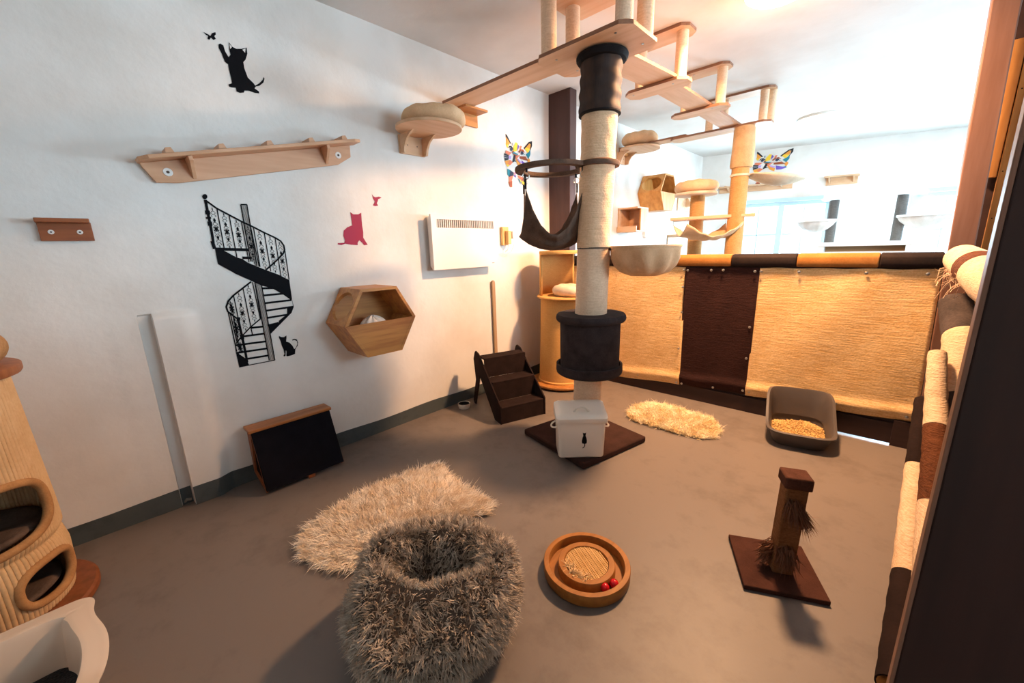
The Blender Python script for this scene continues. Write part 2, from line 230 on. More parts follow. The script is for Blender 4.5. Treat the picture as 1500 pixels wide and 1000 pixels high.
# ================================================================== SETTING
def struct(o): o['kind'] = 'structure'; return o
XW = -3.02; H = 3.13
def yfar(x): return 8.7+.3*(x+3.02)
struct(MB().box(-3.3, 4.2, -2.6, 11.2, -.12, 0).build('floor', FLOOR, origin=(0, 0, 0)))
struct(MB().box(-3.3, 4.2, -2.6, 11.2, H, H+.12).build('ceiling', CEIL, origin=(0, 0, 0)))
# left wall: uneven plaster with a cable chase and its swollen right side
ys = sorted(set([round(v, 3) for v in np.concatenate([np.arange(-2.2, -.1, .15), np.arange(-.1, .5, .0125), np.arange(.5, 4.2, .08), np.arange(4.2, 8.91, .3)])]+[.152, .156, .212, .216, 8.72]))
zs = sorted(set([round(v, 3) for v in np.concatenate([np.arange(0, 1.3, .05), np.arange(1.1, 1.3, .01), np.arange(1.3, 3.13, .09)])]+[3.13]))
def sst(a, b, x): t = min(1, max(0, (x-a)/(b-a))); return t*t*(3-2*t)
def wallx(y, z):
    d = .003*math.sin(y*1.7+1.3*math.sin(z*2.1))+.002*math.sin(z*3.1+y*2.3)+.0006*math.sin(y*13+z*9)
    top = 1-sst(1.17, 1.215, z+.03*((y-.3)/.1)**2*.3)
    if .216 <= y < .46: d += .045*top*(1-sst(.34, .44, y))
    if -.02 < y <= .152: d += .004*top*sst(0.0, .07, y)
    if .154 <= y <= .214 and z < 1.2: d -= .016
    if y > 4: d = 0
    return XW+d-.004
m_ = MB(); vs = [(wallx(y, z), y, z) for z in zs for y in ys]; n_ = len(ys)
m_.add(vs, [(j*n_+i, j*n_+i+1, (j+1)*n_+i+1, (j+1)*n_+i) for j in range(len(zs)-1) for i in range(n_-1)])
wl = m_.build('wall_left', WALL, origin=(XW, 0, 0), smooth='auto', recalc=False); struct(wl)
wl.data.flip_normals()
struct(MB().box(-3.3, -3.1, -2.6, 9.2, 0, H).build('wall_left_back', WALL))
struct(MB().box(XW-.1, 4.2, -2.6, -2.2, 0, H).build('wall_back', WALL))
# far wall, slightly askew, with two windows; the side wall with two more, the nearer one added for its light
def slab(x0, x1, z0, z1, t=.3): 
    M = MB(); q = [(x0, yfar(x0)), (x1, yfar(x1)), (x1, yfar(x1)+t), (x0, yfar(x0)+t)]
    M.prism(q, lambda a, b, d: (a, b, d), z0, z1); return M
W1 = (-2.42, -1.0); W2 = (.1, 1.45); ZB = .85; ZT = 2.2
wf = MB()
for a in ((XW-.1, W1[0], 0, H), (W1[1], W2[0], 0, H), (W2[1], 4.2, 0, H), (W1[0], W1[1], 0, ZB), (W1[0], W1[1], ZT, H), (W2[0], W2[1], 0, ZB), (W2[0], W2[1], ZT, H)):
    s_ = slab(*a); wf.add(s_.v, s_.f)
struct(wf.build('wall_far', WALL))
wr = MB(); XR = 3.7
for a in ((-2.6, 2.0, 0, H), (3.8, 5.4, 0, H), (7.4, 11.2, 0, H), (2.0, 3.8, 0, 1.4), (2.0, 3.8, 2.9, H), (5.4, 7.4, 0, .9), (5.4, 7.4, 2.5, H)):
    wr.box(XR, XR+.3, a[0], a[1], a[2], a[3])
struct(wr.build('wall_right', WALL))
GL = bpy.data.materials.new('window_glass'); GL.use_nodes = True; nt = GL.node_tree
for q in list(nt.nodes): nt.nodes.remove(q)
o_ = nt.nodes.new('ShaderNodeOutputMaterial'); mx_ = nt.nodes.new('ShaderNodeMixShader'); tr = nt.nodes.new('ShaderNodeBsdfTransparent'); gl = nt.nodes.new('ShaderNodeBsdfGlossy')
gl.inputs['Roughness'].default_value = .02; mx_.inputs[0].default_value = .07; nt.links.new(tr.outputs[0], mx_.inputs[1]); nt.links.new(gl.outputs[0], mx_.inputs[2]); nt.links.new(mx_.outputs[0], o_.inputs[0])
for i, (a, b) in enumerate((W1, W2)):
    w = thing('window_%d' % (i+1), '', '', ((a+b)/2, yfar((a+b)/2)+.1, ZB)); w['kind'] = 'structure'
    for k in ('label', 'category'): del w[k]
    def bar(nm, x0, x1, z0, z1, t0=.08, t1=.15, mt=FRAMEB):
        M = MB(); M.prism([(x0, yfar(x0)+t0), (x1, yfar(x1)+t0), (x1, yfar(x1)+t1), (x0, yfar(x0)+t1)], lambda p, q, d: (p, q, d), z0, z1)
        return M.build(nm, mt, w)
    bar('window_frame', a, a+.07, ZB, ZT); bar('window_frame', b-.07, b, ZB, ZT); bar('window_frame', a, b, ZB, ZB+.07); bar('window_frame', a, b, ZT-.07, ZT)
    mid = (a+b)/2
    bar('mullion', mid-.045, mid+.045, ZB+.07, ZT-.07)
    for x0, x1 in ((a+.07, mid-.045), (mid+.045, b-.07)):
        bar('glazing_bar', x0, x1, 1.60, 1.63, .10, .13); c_ = (x0+x1)/2
        bar('glazing_bar', c_-.012, c_+.012, ZB+.07, ZT-.07, .10, .13)
        bar('pane', x0, x1, ZB+.07, ZT-.07, .112, .116, GL)
    bar('window_sill', a-.05, b+.05, ZB-.04, ZB, -.06, .1)
    bar('window_trim', a-.07, b+.07, ZT, ZT+.06, -.015, .02); bar('window_trim', a-.07, a, ZB, ZT, -.015, .02); bar('window_trim', b, b+.07, ZB, ZT, -.015, .02)
for i, (a, b) in enumerate(((5.4, 7.4), (2.0, 3.8))):  # the second, nearer window is unseen and added to let in cool light
    Z0, Z1 = ((.9, 2.5), (1.4, 2.9))[i]
    w = thing('window_%d' % (i+3), '', '', (XR+.1, (a+b)/2, Z0)); w['kind'] = 'structure'
    for k in ('label', 'category'): del w[k]
    M = MB(); M.box(XR+.08, XR+.15, a, a+.07, Z0, Z1); M.box(XR+.08, XR+.15, b-.07, b, Z0, Z1); M.box(XR+.08, XR+.15, a, b, Z0, Z0+.07); M.box(XR+.08, XR+.15, a, b, Z1-.07, Z1); M.box(XR+.08, XR+.15, (a+b)/2-.04, (a+b)/2+.04, Z0+.07, Z1-.07)
    M.build('window_frame', WHITEB, w); MB().box(XR+.11, XR+.114, a+.07, b-.07, Z0+.07, Z1-.07).build('pane', GL, w)
# painted skirting on the left wall, broken by the chase
for nm, a, b in (('baseboard_left', -2.2, .152), ('baseboard_left_far', .216, 8.7)):
    M = MB(); n = int((b-a)/.015)+2 if b < 1 else int((b-a)/.09)+2; pts = [a+(b-a)*i/(n-1) for i in range(n)]
    if a > 0: pts = [a+.012*i for i in range(32)]+[.6+(b-.6)*i/90 for i in range(91)]; n = len(pts)
    for i in range(n-1):
        y0, y1 = pts[i], pts[i+1]; h0 = .115+.006*math.sin(y0*7); h1 = .115+.006*math.sin(y1*7)
        X0 = max(wallx(y0+1e-4, .05), wallx(y0+1e-4, .1))+.006; X1 = max(wallx(y1-1e-4, .05), wallx(y1-1e-4, .1))+.006
        k = len(M.v); M.v += [(X0, y0, 0), (X1, y1, 0), (X1, y1, h1), (X0, y0, h0), (X0-.03, y0, h0), (X1-.03, y1, h1)]
        M.f += [(k, k+1, k+2, k+3), (k+3, k+2, k+5, k+4)]
    struct(M.build(nm, BASE))
MB().box(-3.07, -3.034, .157, .211, 0, .11).build('chase_bottom', BASE, wl)
M = MB(); M.tube([(-3.045, .165, .01), (-3.03, .18, .03), (-3.035, .2, .02)], .009, 8); M.build('plaster_crumb', mat('crumb', '8a8178', .9), wl)
# ================================================================== ROOM DIVIDER (half-height screen) AND POSTS
YB = 3.91
M = MB(); M.box(-3.03, -2.735, YB-.06, YB+.06, 0, H)
tag(M.build('support_post', BRN, bevel=.006), 'dark brown painted post from floor to ceiling against the white wall', 'post')
M = MB(); q0 = (.255, YB); lean = -.07/2.83
pts = []
for z in (0, H):
    x = .262+lean*z; pts += [(x, YB-.06, z), (x+.115, YB-.06, z), (x+.115, YB+.06, z), (x, YB+.06, z)]
M.add(pts, [(0, 3, 2, 1), (4, 5, 6, 7), (0, 1, 5, 4), (1, 2, 6, 5), (2, 3, 7, 6), (3, 0, 4, 7)])
tag(M.build('support_post', POST, bevel=.006), 'milk-chocolate brown slightly leaning post at the right end of the screen', 'post')

dv = thing('room_divider', 'half-height screen covered with beige and dark brown woven mats', 'divider', (-1.4, YB, 0))
M = MB(); M.prism([(-2.73, .045), (.2595, .045), (.226, 1.385), (-2.73, 1.385)], lambda x, z, d: (x, d, z), YB-.012, YB+.03); M.build('backing_board', DBRN, dv, bevel=.002)
M = MB(); M.box(-2.73, -.25, YB-.03, YB-.012, 0, .14); M.box(-.25, .25, YB-.03, YB-.012, .010, .17); M.box(.14, .252, YB-.045, YB-.012, 0, .2); M.build('base_board', DBRN, dv, bevel=.003)
def woven(x0, x1, zb0, zb1, mt, name, seed):
    def fn(u, v):
        x = x0+(x1-x0)*u+(.026*v*u if x1 > 0 else 0); zb = zb0+(zb1-zb0)*u+.006*math.sin(u*9+seed); z = 1.285-(1.285-zb)*v+.003*math.sin(u*23+seed)*(v < .02)
        sag = .006*math.sin(u*5+seed)*math.sin(v*4+1)+.004*math.sin(u*11+v*7)
        curl = .022*math.exp(-((v-.94)/.035)**2)+.008*math.exp(-((v-.5)/.3)**2)
        return (x, YB-.03-max(0, curl+sag*.8), z)
    M = MB(); M.grid(fn, 46, 60); return M.build(name, mt, dv, smooth=True, solid=.006)
woven(-2.72, -1.418, .045, .128, MATS_B, 'woven_mat', 0)
o = woven(-1.43, -.822, .135, .172, DMAT, 'dark_woven_mat', 2); o['label'] = 'dark brown mat between the beige ones'
woven(-.83, .226, .165, .205, MATS_B, 'woven_mat', 5)
scr = [(-1.44, 1.26), (-1.405, 1.255), (-1.44, 1.1), (-1.435, .86), (-1.44, .5), (-1.44, .15), (-1.39, .15), (-.855, 1.255), (-.81, 1.255), (-.85, .78), (-.85, .5), (-.85, .2), (-.80, .2), (-1.1, .175), (-1.2, 1.26), (-.55, 1.255), (-.15, 1.255), (.16, 1.255), (.2, .24), (-.2, .24), (-1.85, .15), (-1.1, 1.262), (-2.1, 1.25)]
sm = None
for x, z in scr:
    if sm is None:
        b_ = MB(); b_.lathe([(.011, 0), (.011, .002), (.006, .005), (0, .006)], seg=12)
        b_.v = [(v[0], -v[2], v[1]) for v in b_.v]
        me0 = b_.build('screw', STEEL, smooth='auto', origin=(0, 0, 0)); sm = me0; o = me0
    else: o = sm.copy(); COL.objects.link(o)
    o.parent = dv; o.location = (x+1.4, -.038-.012, z)
caps = [(-2.73, -2.1, 'b'), (-2.1, -1.72, 'k'), (-1.72, -1.05, 'b'), (-1.05, -.575, 'k'), (-.575, -.02, 'b'), (-.02, .25, 'k')]
# top rail wrapped in alternating cloth
caps = [(-2.73, -2.05, 'b'), (-2.05, -1.6, 'k'), (-1.6, -1.055, 'b'), (-1.055, -.55, 'k'), (-.55, -.255, 'b'), (-.255, .25, 'k')]
caps = [(-2.73, -2.1, 'k'), (-2.1, -1.045, 'b'), (-1.045, -.575, 'k'), (-.575, -.09, 'b'), (-.09, .222, 'k')]
RAILB = mat('rail_tan_cloth', 'a46e3a', .85, 'felt', '8c5c2c', .6, .3); RAILK = mat('rail_black_cloth', '2c2220', .8, 'felt', '1e1716', .6, .3)
for a, b, k in caps:
    M = MB(); M.prism([(-.05, 1.295), (.05, 1.295), (.058, 1.33), (.05, 1.385), (.02, 1.398), (-.03, 1.396), (-.055, 1.37), (-.06, 1.32)], lambda u, v, d: (d, YB+u, v), a+.002, b-.002)
    o = M.build('rail_cover', RAILB if k == 'b' else RAILK, dv, bevel=.008, smooth='auto'); o['label'] = 'tan cloth wrap' if k == 'b' else 'black cloth wrap'

# boards and studs behind the right post
pb = thing('pine_partition', 'orange pine boards and stud standing behind the brown leaning post', 'partition', (.45, 4.02, 0))
for x0, x1, y0 in ((.385, .415, 4.03), (.417, .45, 4.03)):
    M = MB(); M.box(x0, x1, y0, y0+.03, .0, H); M.build('board', PINE, pb, bevel=.003)
M = MB(); M.box(.30, .38, 4.04, 4.07, 1.85, 2.62); M.build('board', PINE, pb, bevel=.003)
M = MB(); M.box(.47, .50, 3.98, 4.05, .0, H); M.build('stud', mat('pale_stud', 'e2b896', .5, 'wood', 'd0a482', .6, .1), pb, bevel=.003)
M = MB(); M.box(.51, .9, 4.02, 4.05, .0, H); M.build('board', PINE, pb, bevel=.003)
M = MB(); M.box(.33, 1.2, 4.10, 4.12, .0, H); M.build('dark_backing', DBRN, pb)
for x in (.398, .432):
    for z in (1.62, 1.86, 2.3): MB().lathe([(.004, 0), (.004, .002)], seg=8).box(0, 0, 0, 0, 0, 0)
M = MB()
for x in (.4, .433):
    for z in (1.60, 1.88, 2.34): M.box(x-.003, x+.003, 4.026, 4.03, z-.003, z+.003)
M.build('nail_heads', BLACK, pb)

# wrapped trunk-like scratching poles along the right side
WR = mat('pole_wrap_cream', 'e0c6a8', .9, 'sisal', 'c8a886', 1.3, .7); WRR = mat('pole_wrap_rope', '6a4028', .9, 'sisal', '48281a', 1.6, 1.0)
WRG = mat('pole_wrap_grey', '4e4442', .95, 'felt', '36302f', .6, .6); WRD = mat('pole_wrap_dark', '281c1a', .95, 'felt', '1c1312', .6, .5)
def seg_pole(name, label, segs, pts, rads):
    """segs: list of (t0, t1, material, part name)"""
    P_ = [Vector(p) for p in pts]
    cum = [0]
    for i in range(1, len(P_)): cum.append(cum[-1]+(P_[i]-P_[i-1]).length)
    T = cum[-1]
    def at(t):
        s = t*T
        for i in range(1, len(P_)):
            if s <= cum[i] or i == len(P_)-1:
                f = (s-cum[i-1])/(cum[i]-cum[i-1]); return P_[i-1].lerp(P_[i], f), rads[i-1]+(rads[i]-rads[i-1])*f
    lo = min(P_, key=lambda p: p.z)
    th = thing(name, label, 'scratching pole', (lo.x, lo.y, 0))
    M = MB(); M.tube([at(k/24)[0] for k in range(25)], [at(k/24)[1]*.9 for k in range(25)], 20); M.build('pole_core', PINE, th, smooth='auto')
    for a, b, mt, nm in segs:
        n = 14; q = [at(a+(b-a)*k/(n-1)) for k in range(n)]
        rr = [r*(1 if 0 < k < n-1 else .975)+.0015*math.sin(k*2.1) for k, (p, r) in enumerate(q)]
        M = MB(); M.tube([p for p, r in q], rr, 28); o = M.build(nm, mt, th, smooth='auto'); o['label'] = {'sisal_wrap': 'cream sisal wrap', 'rope_wrap': 'brown rope wrap', 'felt_wrap': 'grey felt wrap', 'dark_wrap': 'dark felt wrap'}[nm]
    return th
t1 = seg_pole('scratching_pole', 'thick horizontal pole wrapped cream and brown, level with the screen top', [(0, .3, WR, 'sisal_wrap'), (.3, .42, WRR, 'rope_wrap'), (.42, 1, WR, 'sisal_wrap')],
    [(.27, 3.5, 1.37), (.285, 3.1, 1.345), (.315, 2.6, 1.3), (.36, 2.0, 1.25)], [.078, .084, .09, .09])
t2 = seg_pole('scratching_pole', 'crooked middle pole with grey felt cap over cream sisal and grey felt', [(0, .16, WRG, 'felt_wrap'), (.16, .38, WR, 'sisal_wrap'), (.38, 1, WRG, 'felt_wrap')],
    [(.268, 3.35, 1.134), (.311, 3.1, .958), (.333, 2.95, .745), (.333, 2.8, .607), (.333, 2.6, .405), (.335, 2.35, .192), (.345, 2.1, .02)], [.068, .082, .09, .088, .085, .08, .075])
t3 = seg_pole('scratching_pole', 'pole with smooth cream top above a wide brown rope winding', [(0, .27, WR, 'sisal_wrap'), (.27, .52, WRR, 'rope_wrap'), (.52, 1, WR, 'sisal_wrap')],
    [(.215, 2.95, .911), (.232, 2.75, .703), (.248, 2.5, .521), (.255, 2.25, .345), (.26, 1.95, .18), (.285, 1.62, .03)], [.036, .042, .048, .052, .054, .055])
t4 = seg_pole('scratching_pole', 'slanting front pole, dark felt at both ends and cream cloth between', [(0, .28, WRD, 'dark_wrap'), (.28, .66, WR, 'sisal_wrap'), (.66, 1, WRD, 'dark_wrap')],
    [(.206, 3.05, .62), (.205, 2.65, .37), (.205, 2.15, .12), (.185, 1.60, .035)], [.034, .040, .046, .05])
# frayed threads on the top pole
M = MB()
for k in range(46):
    p = Vector((.27-.02+random.uniform(-.05, .03), 3.45-random.random()*.7, 1.33-random.random()*.05)); q = p+Vector((random.uniform(-.06, .02), random.uniform(-.08, .04), random.uniform(-.10, .03)))
    M.tube([p, (p+q)/2+Vector((random.uniform(-.02, .02), 0, random.uniform(-.02, .02))), q], .0009, 3, caps=False)
o = M.build('frayed_threads', SIS, t1); o['kind'] = 'stuff'

ss = thing('added_light_screen', 'dark brown half-height board added behind the wrapped poles to block side light', 'divider', (.5, 2.5, 0))  # unseen board, added to keep cool light off the lower left wall
MB().box(.47, .49, 1.2, 3.97, 0, 1.36).build('board', DBRN, ss); MB().box(.45, .51, 1.2, 3.97, 1.36, 1.39).build('top_cap', DBRN, ss)
# open door leaf close to the camera
dr = thing('door_leaf', 'very dark brown wooden door leaf at the right edge, near the camera', 'door', (.4, 1.13, 0))
M = MB(); M.box(.124, .9, 1.10, 1.135, 0, H-.02); M.build('door_panel', mat('dark_door_brown', '38211c', .55, 'wood', '2a1815', .5, .15), dr, bevel=.004)
M = MB(); M.box(.117, .1245, 1.097, 1.138, 0, H-.02); M.build('edge_strip', mat('door_edge', '8a6450', .5, 'wood', '6c4a3a', 1, .2), dr, bevel=.002)

# ================================================================== CEILING CLIMBING COURSE
def edges(o):
    for p in o.data.polygons:
        if abs(p.normal.z) < .5: p.material_index = 1
    return o
def rrect(x0, x1, y0, y1, c=.05):
    return [(x0+c, y0), (x1-c, y0), (x1, y0+c), (x1, y1-c), (x1-c, y1), (x0+c, y1), (x0, y1-c), (x0, y0+c)]
flat = lambda u, v, d: (u, v, d)
def board(name, poly, z0, z1, parent, mt=None):
    M = MB(); M.prism(poly, flat, z0, z1); o = M.build(name, [mt or PLY, PLYE], parent); edges(o)
    return o
def screwdot(parent, pts, z):
    M = MB()
    for x, y in pts: M.lathe([(.008, -.003), (.008, .001)], (x, y, z), 10)
    return M.build('bolt', STEEL, parent)
def module(label, lower, upper, posts, z0, bolts, r=.046):
    cx = (lower[0]+lower[1])/2; cy = (lower[2]+lower[3])/2
    t = thing('hanging_platform', label, 'platform', (cx, cy, z0), 'platforms hung from the ceiling')
    board('lower_board', rrect(*lower, .06), z0, z0+.022, t); board('ceiling_board', rrect(*upper, .05), H-.024, H-.001, t)
    for x, y in posts:
        M = MB(); M.lathe([(r, z0+.022), (r, H-.024)], (x, y, 0), 28); M.build('sisal_post', SIS, t, smooth='auto')
    for x, y in bolts: screwdot(t, [(x, y)], z0)
    screwdot(t, [((upper[0]+upper[1])/2-.08, upper[2]+.06)], H-.024)
    return t
m1 = module('large wooden platform hung on four sisal posts above the tall scratching tree', (-1.93, -1.24, 2.285, 2.705), (-1.96, -1.22, 2.27, 2.83),
    [(-1.835, 2.345), (-1.30, 2.345), (-1.31, 2.62), (-1.87, 2.66)], 2.695, [(-1.8, 2.38), (-1.36, 2.36), (-1.31, 2.6), (-1.8, 2.62)], .05)
m2 = module('first narrow hanging platform behind the large one, lit from the side', (-1.91, -1.38, 3.45, 3.66), (-1.86, -1.38, 3.44, 3.67), [(-1.455, 3.545), (-1.80, 3.56)], 2.75, [(-1.5, 3.52), (-1.84, 3.52)], .045)
m3 = module('second narrow hanging platform, midway along the ceiling steps', (-1.90, -1.36, 4.40, 4.60), (-1.86, -1.37, 4.40, 4.60), [(-1.445, 4.5), (-1.77, 4.48)], 2.76, [(-1.5, 4.46)], .045)
m4 = module('farthest hanging platform, above the fabric-topped far pole', (-2.3, -1.2, 5.36, 5.60), (-1.95, -1.2, 5.40, 5.60), [(-1.30, 5.48), (-1.22-.02, 5.56), (-1.87, 5.5), (-1.72, 5.54)], 2.765, [(-1.3, 5.45)], .042)
def ramp(label, x0, x1, y0, y1, z0, z1):
    M = MB(); M.add([(x0, y0, z0), (x1, y0, z0), (x1, y1, z1), (x0, y1, z1), (x0, y0, z0+.022), (x1, y0, z0+.022), (x1, y1, z1+.022), (x0, y1, z1+.022)],
        [(0, 3, 2, 1), (4, 5, 6, 7), (0, 1, 5, 4), (1, 2, 6, 5), (2, 3, 7, 6), (3, 0, 4, 7)])
    return tag(edges(M.build('bridge_board', [PLYY, PLYE])), label, 'board', 'bridge boards of the ceiling course')
ramp('bridge board between the large hanging platform and the first narrow one', -1.72, -1.46, 2.62, 3.50, 2.718, 2.778)
ramp('bridge board between the two narrow hanging platforms', -1.72, -1.50, 3.56, 4.46, 2.773, 2.783)
ramp('bridge board between the second narrow platform and the farthest one', -1.70, -1.50, 4.54, 5.46, 2.783, 2.788)
pk = thing('wall_bridge', 'long wooden plank from the large hanging platform to the left wall', 'plank', (-2.5, 2.45, 2.7))
M = MB(); M.box(-3.0, -1.80, 2.36, 2.60, 2.717, 2.739); edges(M.build('plank', [PLY, PLYE], pk))
M = MB(); M.box(-3.0, -2.86, 2.50, 2.76, 2.699, 2.717); M.box(-3.02, -3.0, 2.50, 2.76, 2.60, 2.739); M.build('wall_bracket', OAK, pk, bevel=.002)
screwdot(pk, [(-1.75, 2.45)], 2.716)
pk = thing('wall_bridge', 'long thin plank from the farthest hanging platform to the left wall', 'plank', (-2.6, 5.5, 2.8))
M = MB(); M.box(-3.0, -2.1, 5.38, 5.58, 2.788, 2.808); edges(M.build('plank', [PLY, PLYE], pk))
M = MB(); M.box(-3.02, -2.95, 5.42, 5.56, 2.72, 2.788); M.build('wall_bracket', OAK, pk)

# ================================================================== TALL TREE
def ax(z): t = (z-.4)/2.3; return (-1.608+.053*t, 2.505+.035*t)
ct = thing('cat_tree', 'tall sisal cat tree on square dark base, from floor up to hanging platform', 'cat tree', (-1.62, 2.5, 0))
M = MB(); M.add([], []); A = rotz((-1.64, 2.505, 0), math.radians(-12)); M.box(-.345, .345, -.335, .335, .004, .052, A); M.build('base', BFELT, ct, bevel=.012, smooth='auto')
def pole(r, z0, z1, name='sisal_pole', mt=SISB, n=24, amp=.002):
    M = MB(); M.lathe([(r, z0+(z1-z0)*k/n) for k in range(n+1)], axis=ax, seg=40, rfn=lambda t, rr, z: rr+amp*math.sin(z*31+t*3)*math.sin(t*5+z*17)); return M.build(name, mt, ct, smooth='auto')
pole(.104, .052, .56, mt=SIS); pole(.115, 1.02, 1.485, mt=SIS, amp=.0008); pole(.118, 1.49, 2.03, amp=.003); pole(.116, 2.06, 2.36, amp=.003)
M = MB(); M.lathe([(.118, 1.482), (.118, 1.492)], axis=ax, seg=40); M.build('pole_joint', SLOT, ct)
# drum condo
M = MB(); c0 = ax(1.0)
M.lathe([(.0, .965), (.243, .965), (.252, .975), (.256, .99), (.252, 1.008), (.244, 1.018), (0, 1.02)], (c0[0], c0[1], 0), 56); M.build('drum_lid', CHAR, ct, smooth='auto')
M = MB(); M.lathe([(.218, .60), (.219, .70), (.221, .965), (.205, .965), (.203, .6)], (c0[0]-.003, c0[1]-.003, 0), 56, close=False)
M.build('drum_wall', CHAR, ct, smooth='auto')
M = MB(); M.lathe([(0, .565), (.23, .565), (.244, .575), (.248, .59), (.246, .64), (.232, .642), (.226, .6), (0, .598)], (c0[0]-.005, c0[1]-.005, 0), 56); M.build('drum_floor', CHAR, ct, smooth='auto')
# fabric sleeve and collar at the top
M = MB(); n = 26
M.lathe([(.131+.004*math.sin(k*.9), 2.34+(2.665-2.34)*k/n) for k in range(n+1)], axis=ax, seg=64, rfn=lambda t, r, z: r+.003*math.sin(t*3+z*6)+.0025*math.sin(t*7-z*11)+(.006 if abs(t-4.0) < .06 else 0))
M.build('fabric_sleeve', mat('brown_velour', '4a3428', .7, 'wood', '211a1b', .5, .5, 'z'), ct, smooth='auto')
M = MB(); M.lathe([(.128, 2.337), (.137, 2.34), (.137, 2.349), (.128, 2.352)], axis=ax, seg=48); M.build('sleeve_hem', BLK, ct, smooth='auto')
M = MB(); M.lathe([(.12, 2.645), (.152, 2.65), (.163, 2.665), (.165, 2.68), (.158, 2.69), (.12, 2.693)], axis=ax, seg=56, rfn=lambda t, r, z: r+.002*math.sin(t*30)*(z < 2.67)); M.build('sleeve_collar', BLK, ct, smooth='auto')
# hoop and sling
HC = (-1.848, 2.392, 2.035); a2 = ax(2.04)
def hoop(r0, r1, seg=64):
    M = MB(); M.lathe([(r0, -.014), (r1, -.014), (r1+.004, 0), (r1, .014), (r0, .014), (r0-.004, 0), (r0, -.014)], HC, seg, close=False); return M
M = hoop(.205, .262); M.lathe([(.12, -.014), (.146, -.014), (.15, 0), (.146, .014), (.12, .014)], (a2[0], a2[1], HC[2]), 40, close=False)
M.build('hoop', TAUPE, ct, smooth='auto')
Vr = Vector((.72, .69, 0)); Vf = Vector((-.69, .72, 0)); hc = Vector(HC)
sl = MB(); cor = []
def sling(u, v):
    u = u*2-1; v = v*2-1
    f = 1-.26*(u*u+v*v)-.48*(abs(u*v))**1.6
    half = .155+.05*(1-abs(u*v))*f
    p = hc+Vr*(u*half*1.28)+Vf*(v*half*.9)
    w = (.009*math.sin(u*21+v*4)+.005*math.sin(u*37-v*3))*(1-abs(u)**4)*(1.15-f)+.006*math.sin(v*15)
    return (p.x+w*Vf.x, p.y+w*Vf.y, HC[2]-.135-.415*f**.9+w*.6)
sl.grid(sling, 40, 40); so = sl.build('hammock_sling', TAUPE, ct, smooth=True, solid=.008)
for u, v in ((0, 0), (1, 0), (1, 1), (0, 1)):
    p = Vector(sling(u, v)); top = hc+((p-hc)*Vector((1, 1, 0))).normalized()*.232; top.z = HC[2]-.012
    M = MB(); M.tube([p+Vector((0, 0, -.01)), p+Vector((0, 0, .055))], .011, 8, flat=.4); st_ = M.build('strap', BLACK, ct, smooth='auto'); M = MB(); M.tube([top, top-Vector((0, 0, .028))], .010, 8, flat=.5); M.build('strap', BLACK, ct, smooth='auto')
    c = (p+Vector((0, 0, .068))).lerp(top-Vector((0, 0, .04)), .45); rr = [c+Vr*(.022*math.cos(2*PI*k/20))+Vector((0, 0, .022*math.sin(2*PI*k/20))) for k in range(21)]
    M = MB(); M.tube(rr, .003, 6, caps=False); M.build('steel_ring', STEEL, st_, smooth='auto')
# round fabric bowl on the other side
BC = (-1.285, 2.705, 0)
M = MB(); bp = [(.222, 1.488), (.232, 1.492), (.238, 1.482), (.234, 1.46), (.226, 1.41), (.205, 1.36), (.165, 1.318), (.10, 1.29), (0, 1.284)]
M.lathe(bp, BC, 72, rfn=lambda t, r, z: r*(1+.05*math.sin(t*10+z*9)*min(1, max(0, (1.47-z)*14))*(1 if z > 1.3 else .3)), close=False)
M.lathe([(.222, 1.488), (.215, 1.43), (.17, 1.34), (0, 1.305)], BC, 72, close=False); M.build('hammock_bowl', CREAM, ct, smooth=True)
M = MB(); M.lathe([(.228, 1.478), (.240, 1.48), (.242, 1.487), (.238, 1.497), (.228, 1.497), (.226, 1.487), (.228, 1.478)], BC, 64, close=False); M.build('bowl_rim', CREAM, ct, smooth='auto')
M = MB(); M.box(-.2, .0, -.02, .02, -.006, .006, rotz((-1.40, 2.60, 1.478), math.radians(35))); M.build('bowl_bracket', BLACK, ct)
M = MB(); M.box(-.42, .42, 0, 0, 0, 0)
# ================================================================== THINGS ON THE LEFT WALL
def decal_poly(M, poly, off=.0025):
    k = len(M.v); M.v += [(wallx(y, z)+off, y, z) for y, z in poly]; M.f.append(tuple(range(k, k+len(poly)))); return M
def decal_line(M, pts, w, off=.003):
    P_ = [Vector((p[0], p[1])) for p in pts]; n = len(P_); L_ = []
    for i in range(n):
        t = (P_[min(i+1, n-1)]-P_[max(i-1, 0)]).normalized(); nn = Vector((-t.y, t.x))*w/2; L_.append((P_[i]+nn, P_[i]-nn))
    for i in range(n-1): decal_poly(M, [L_[i][0], L_[i][1], L_[i+1][1], L_[i+1][0]], off)
def orient(o):
    bm = bmesh.new(); bm.from_mesh(o.data); bm.normal_update()
    for f in bm.faces:
        if f.normal.x < 0: f.normal_flip()
    bm.to_mesh(o.data); bm.free(); return o
def dbuild(M, nm, mt, parent=None): return orient(M.build(nm, mt, parent, recalc=False))
M = MB(); decal_poly(M, LEAP_CAT); o = dbuild(M, 'cat_sticker', BLACK); tag(o, 'black silhouette sticker of a cat reaching up, high on the left wall', 'sticker')
M = MB()
for e in LEAP_EARS: decal_poly(M, e, .0035)
e_ = orient(M.build('ear_cutouts', WALL, o, recalc=False))
tag(dbuild(decal_poly(MB(), BUTTERFLY), 'butterfly_sticker', BLACK), 'small black butterfly sticker above the reaching cat\'s paw', 'sticker')
tag(dbuild(decal_poly(MB(), SIT_CAT), 'cat_sticker', BLACK), 'small black sitting cat sticker beside the foot of the spiral stairs', 'sticker')
MAG = mat('magenta_vinyl', '9c0c3c', .6)
tag(dbuild(decal_poly(MB(), PINK_CAT), 'cat_sticker', MAG), 'crimson pink sitting cat sticker above the hexagon box', 'sticker')
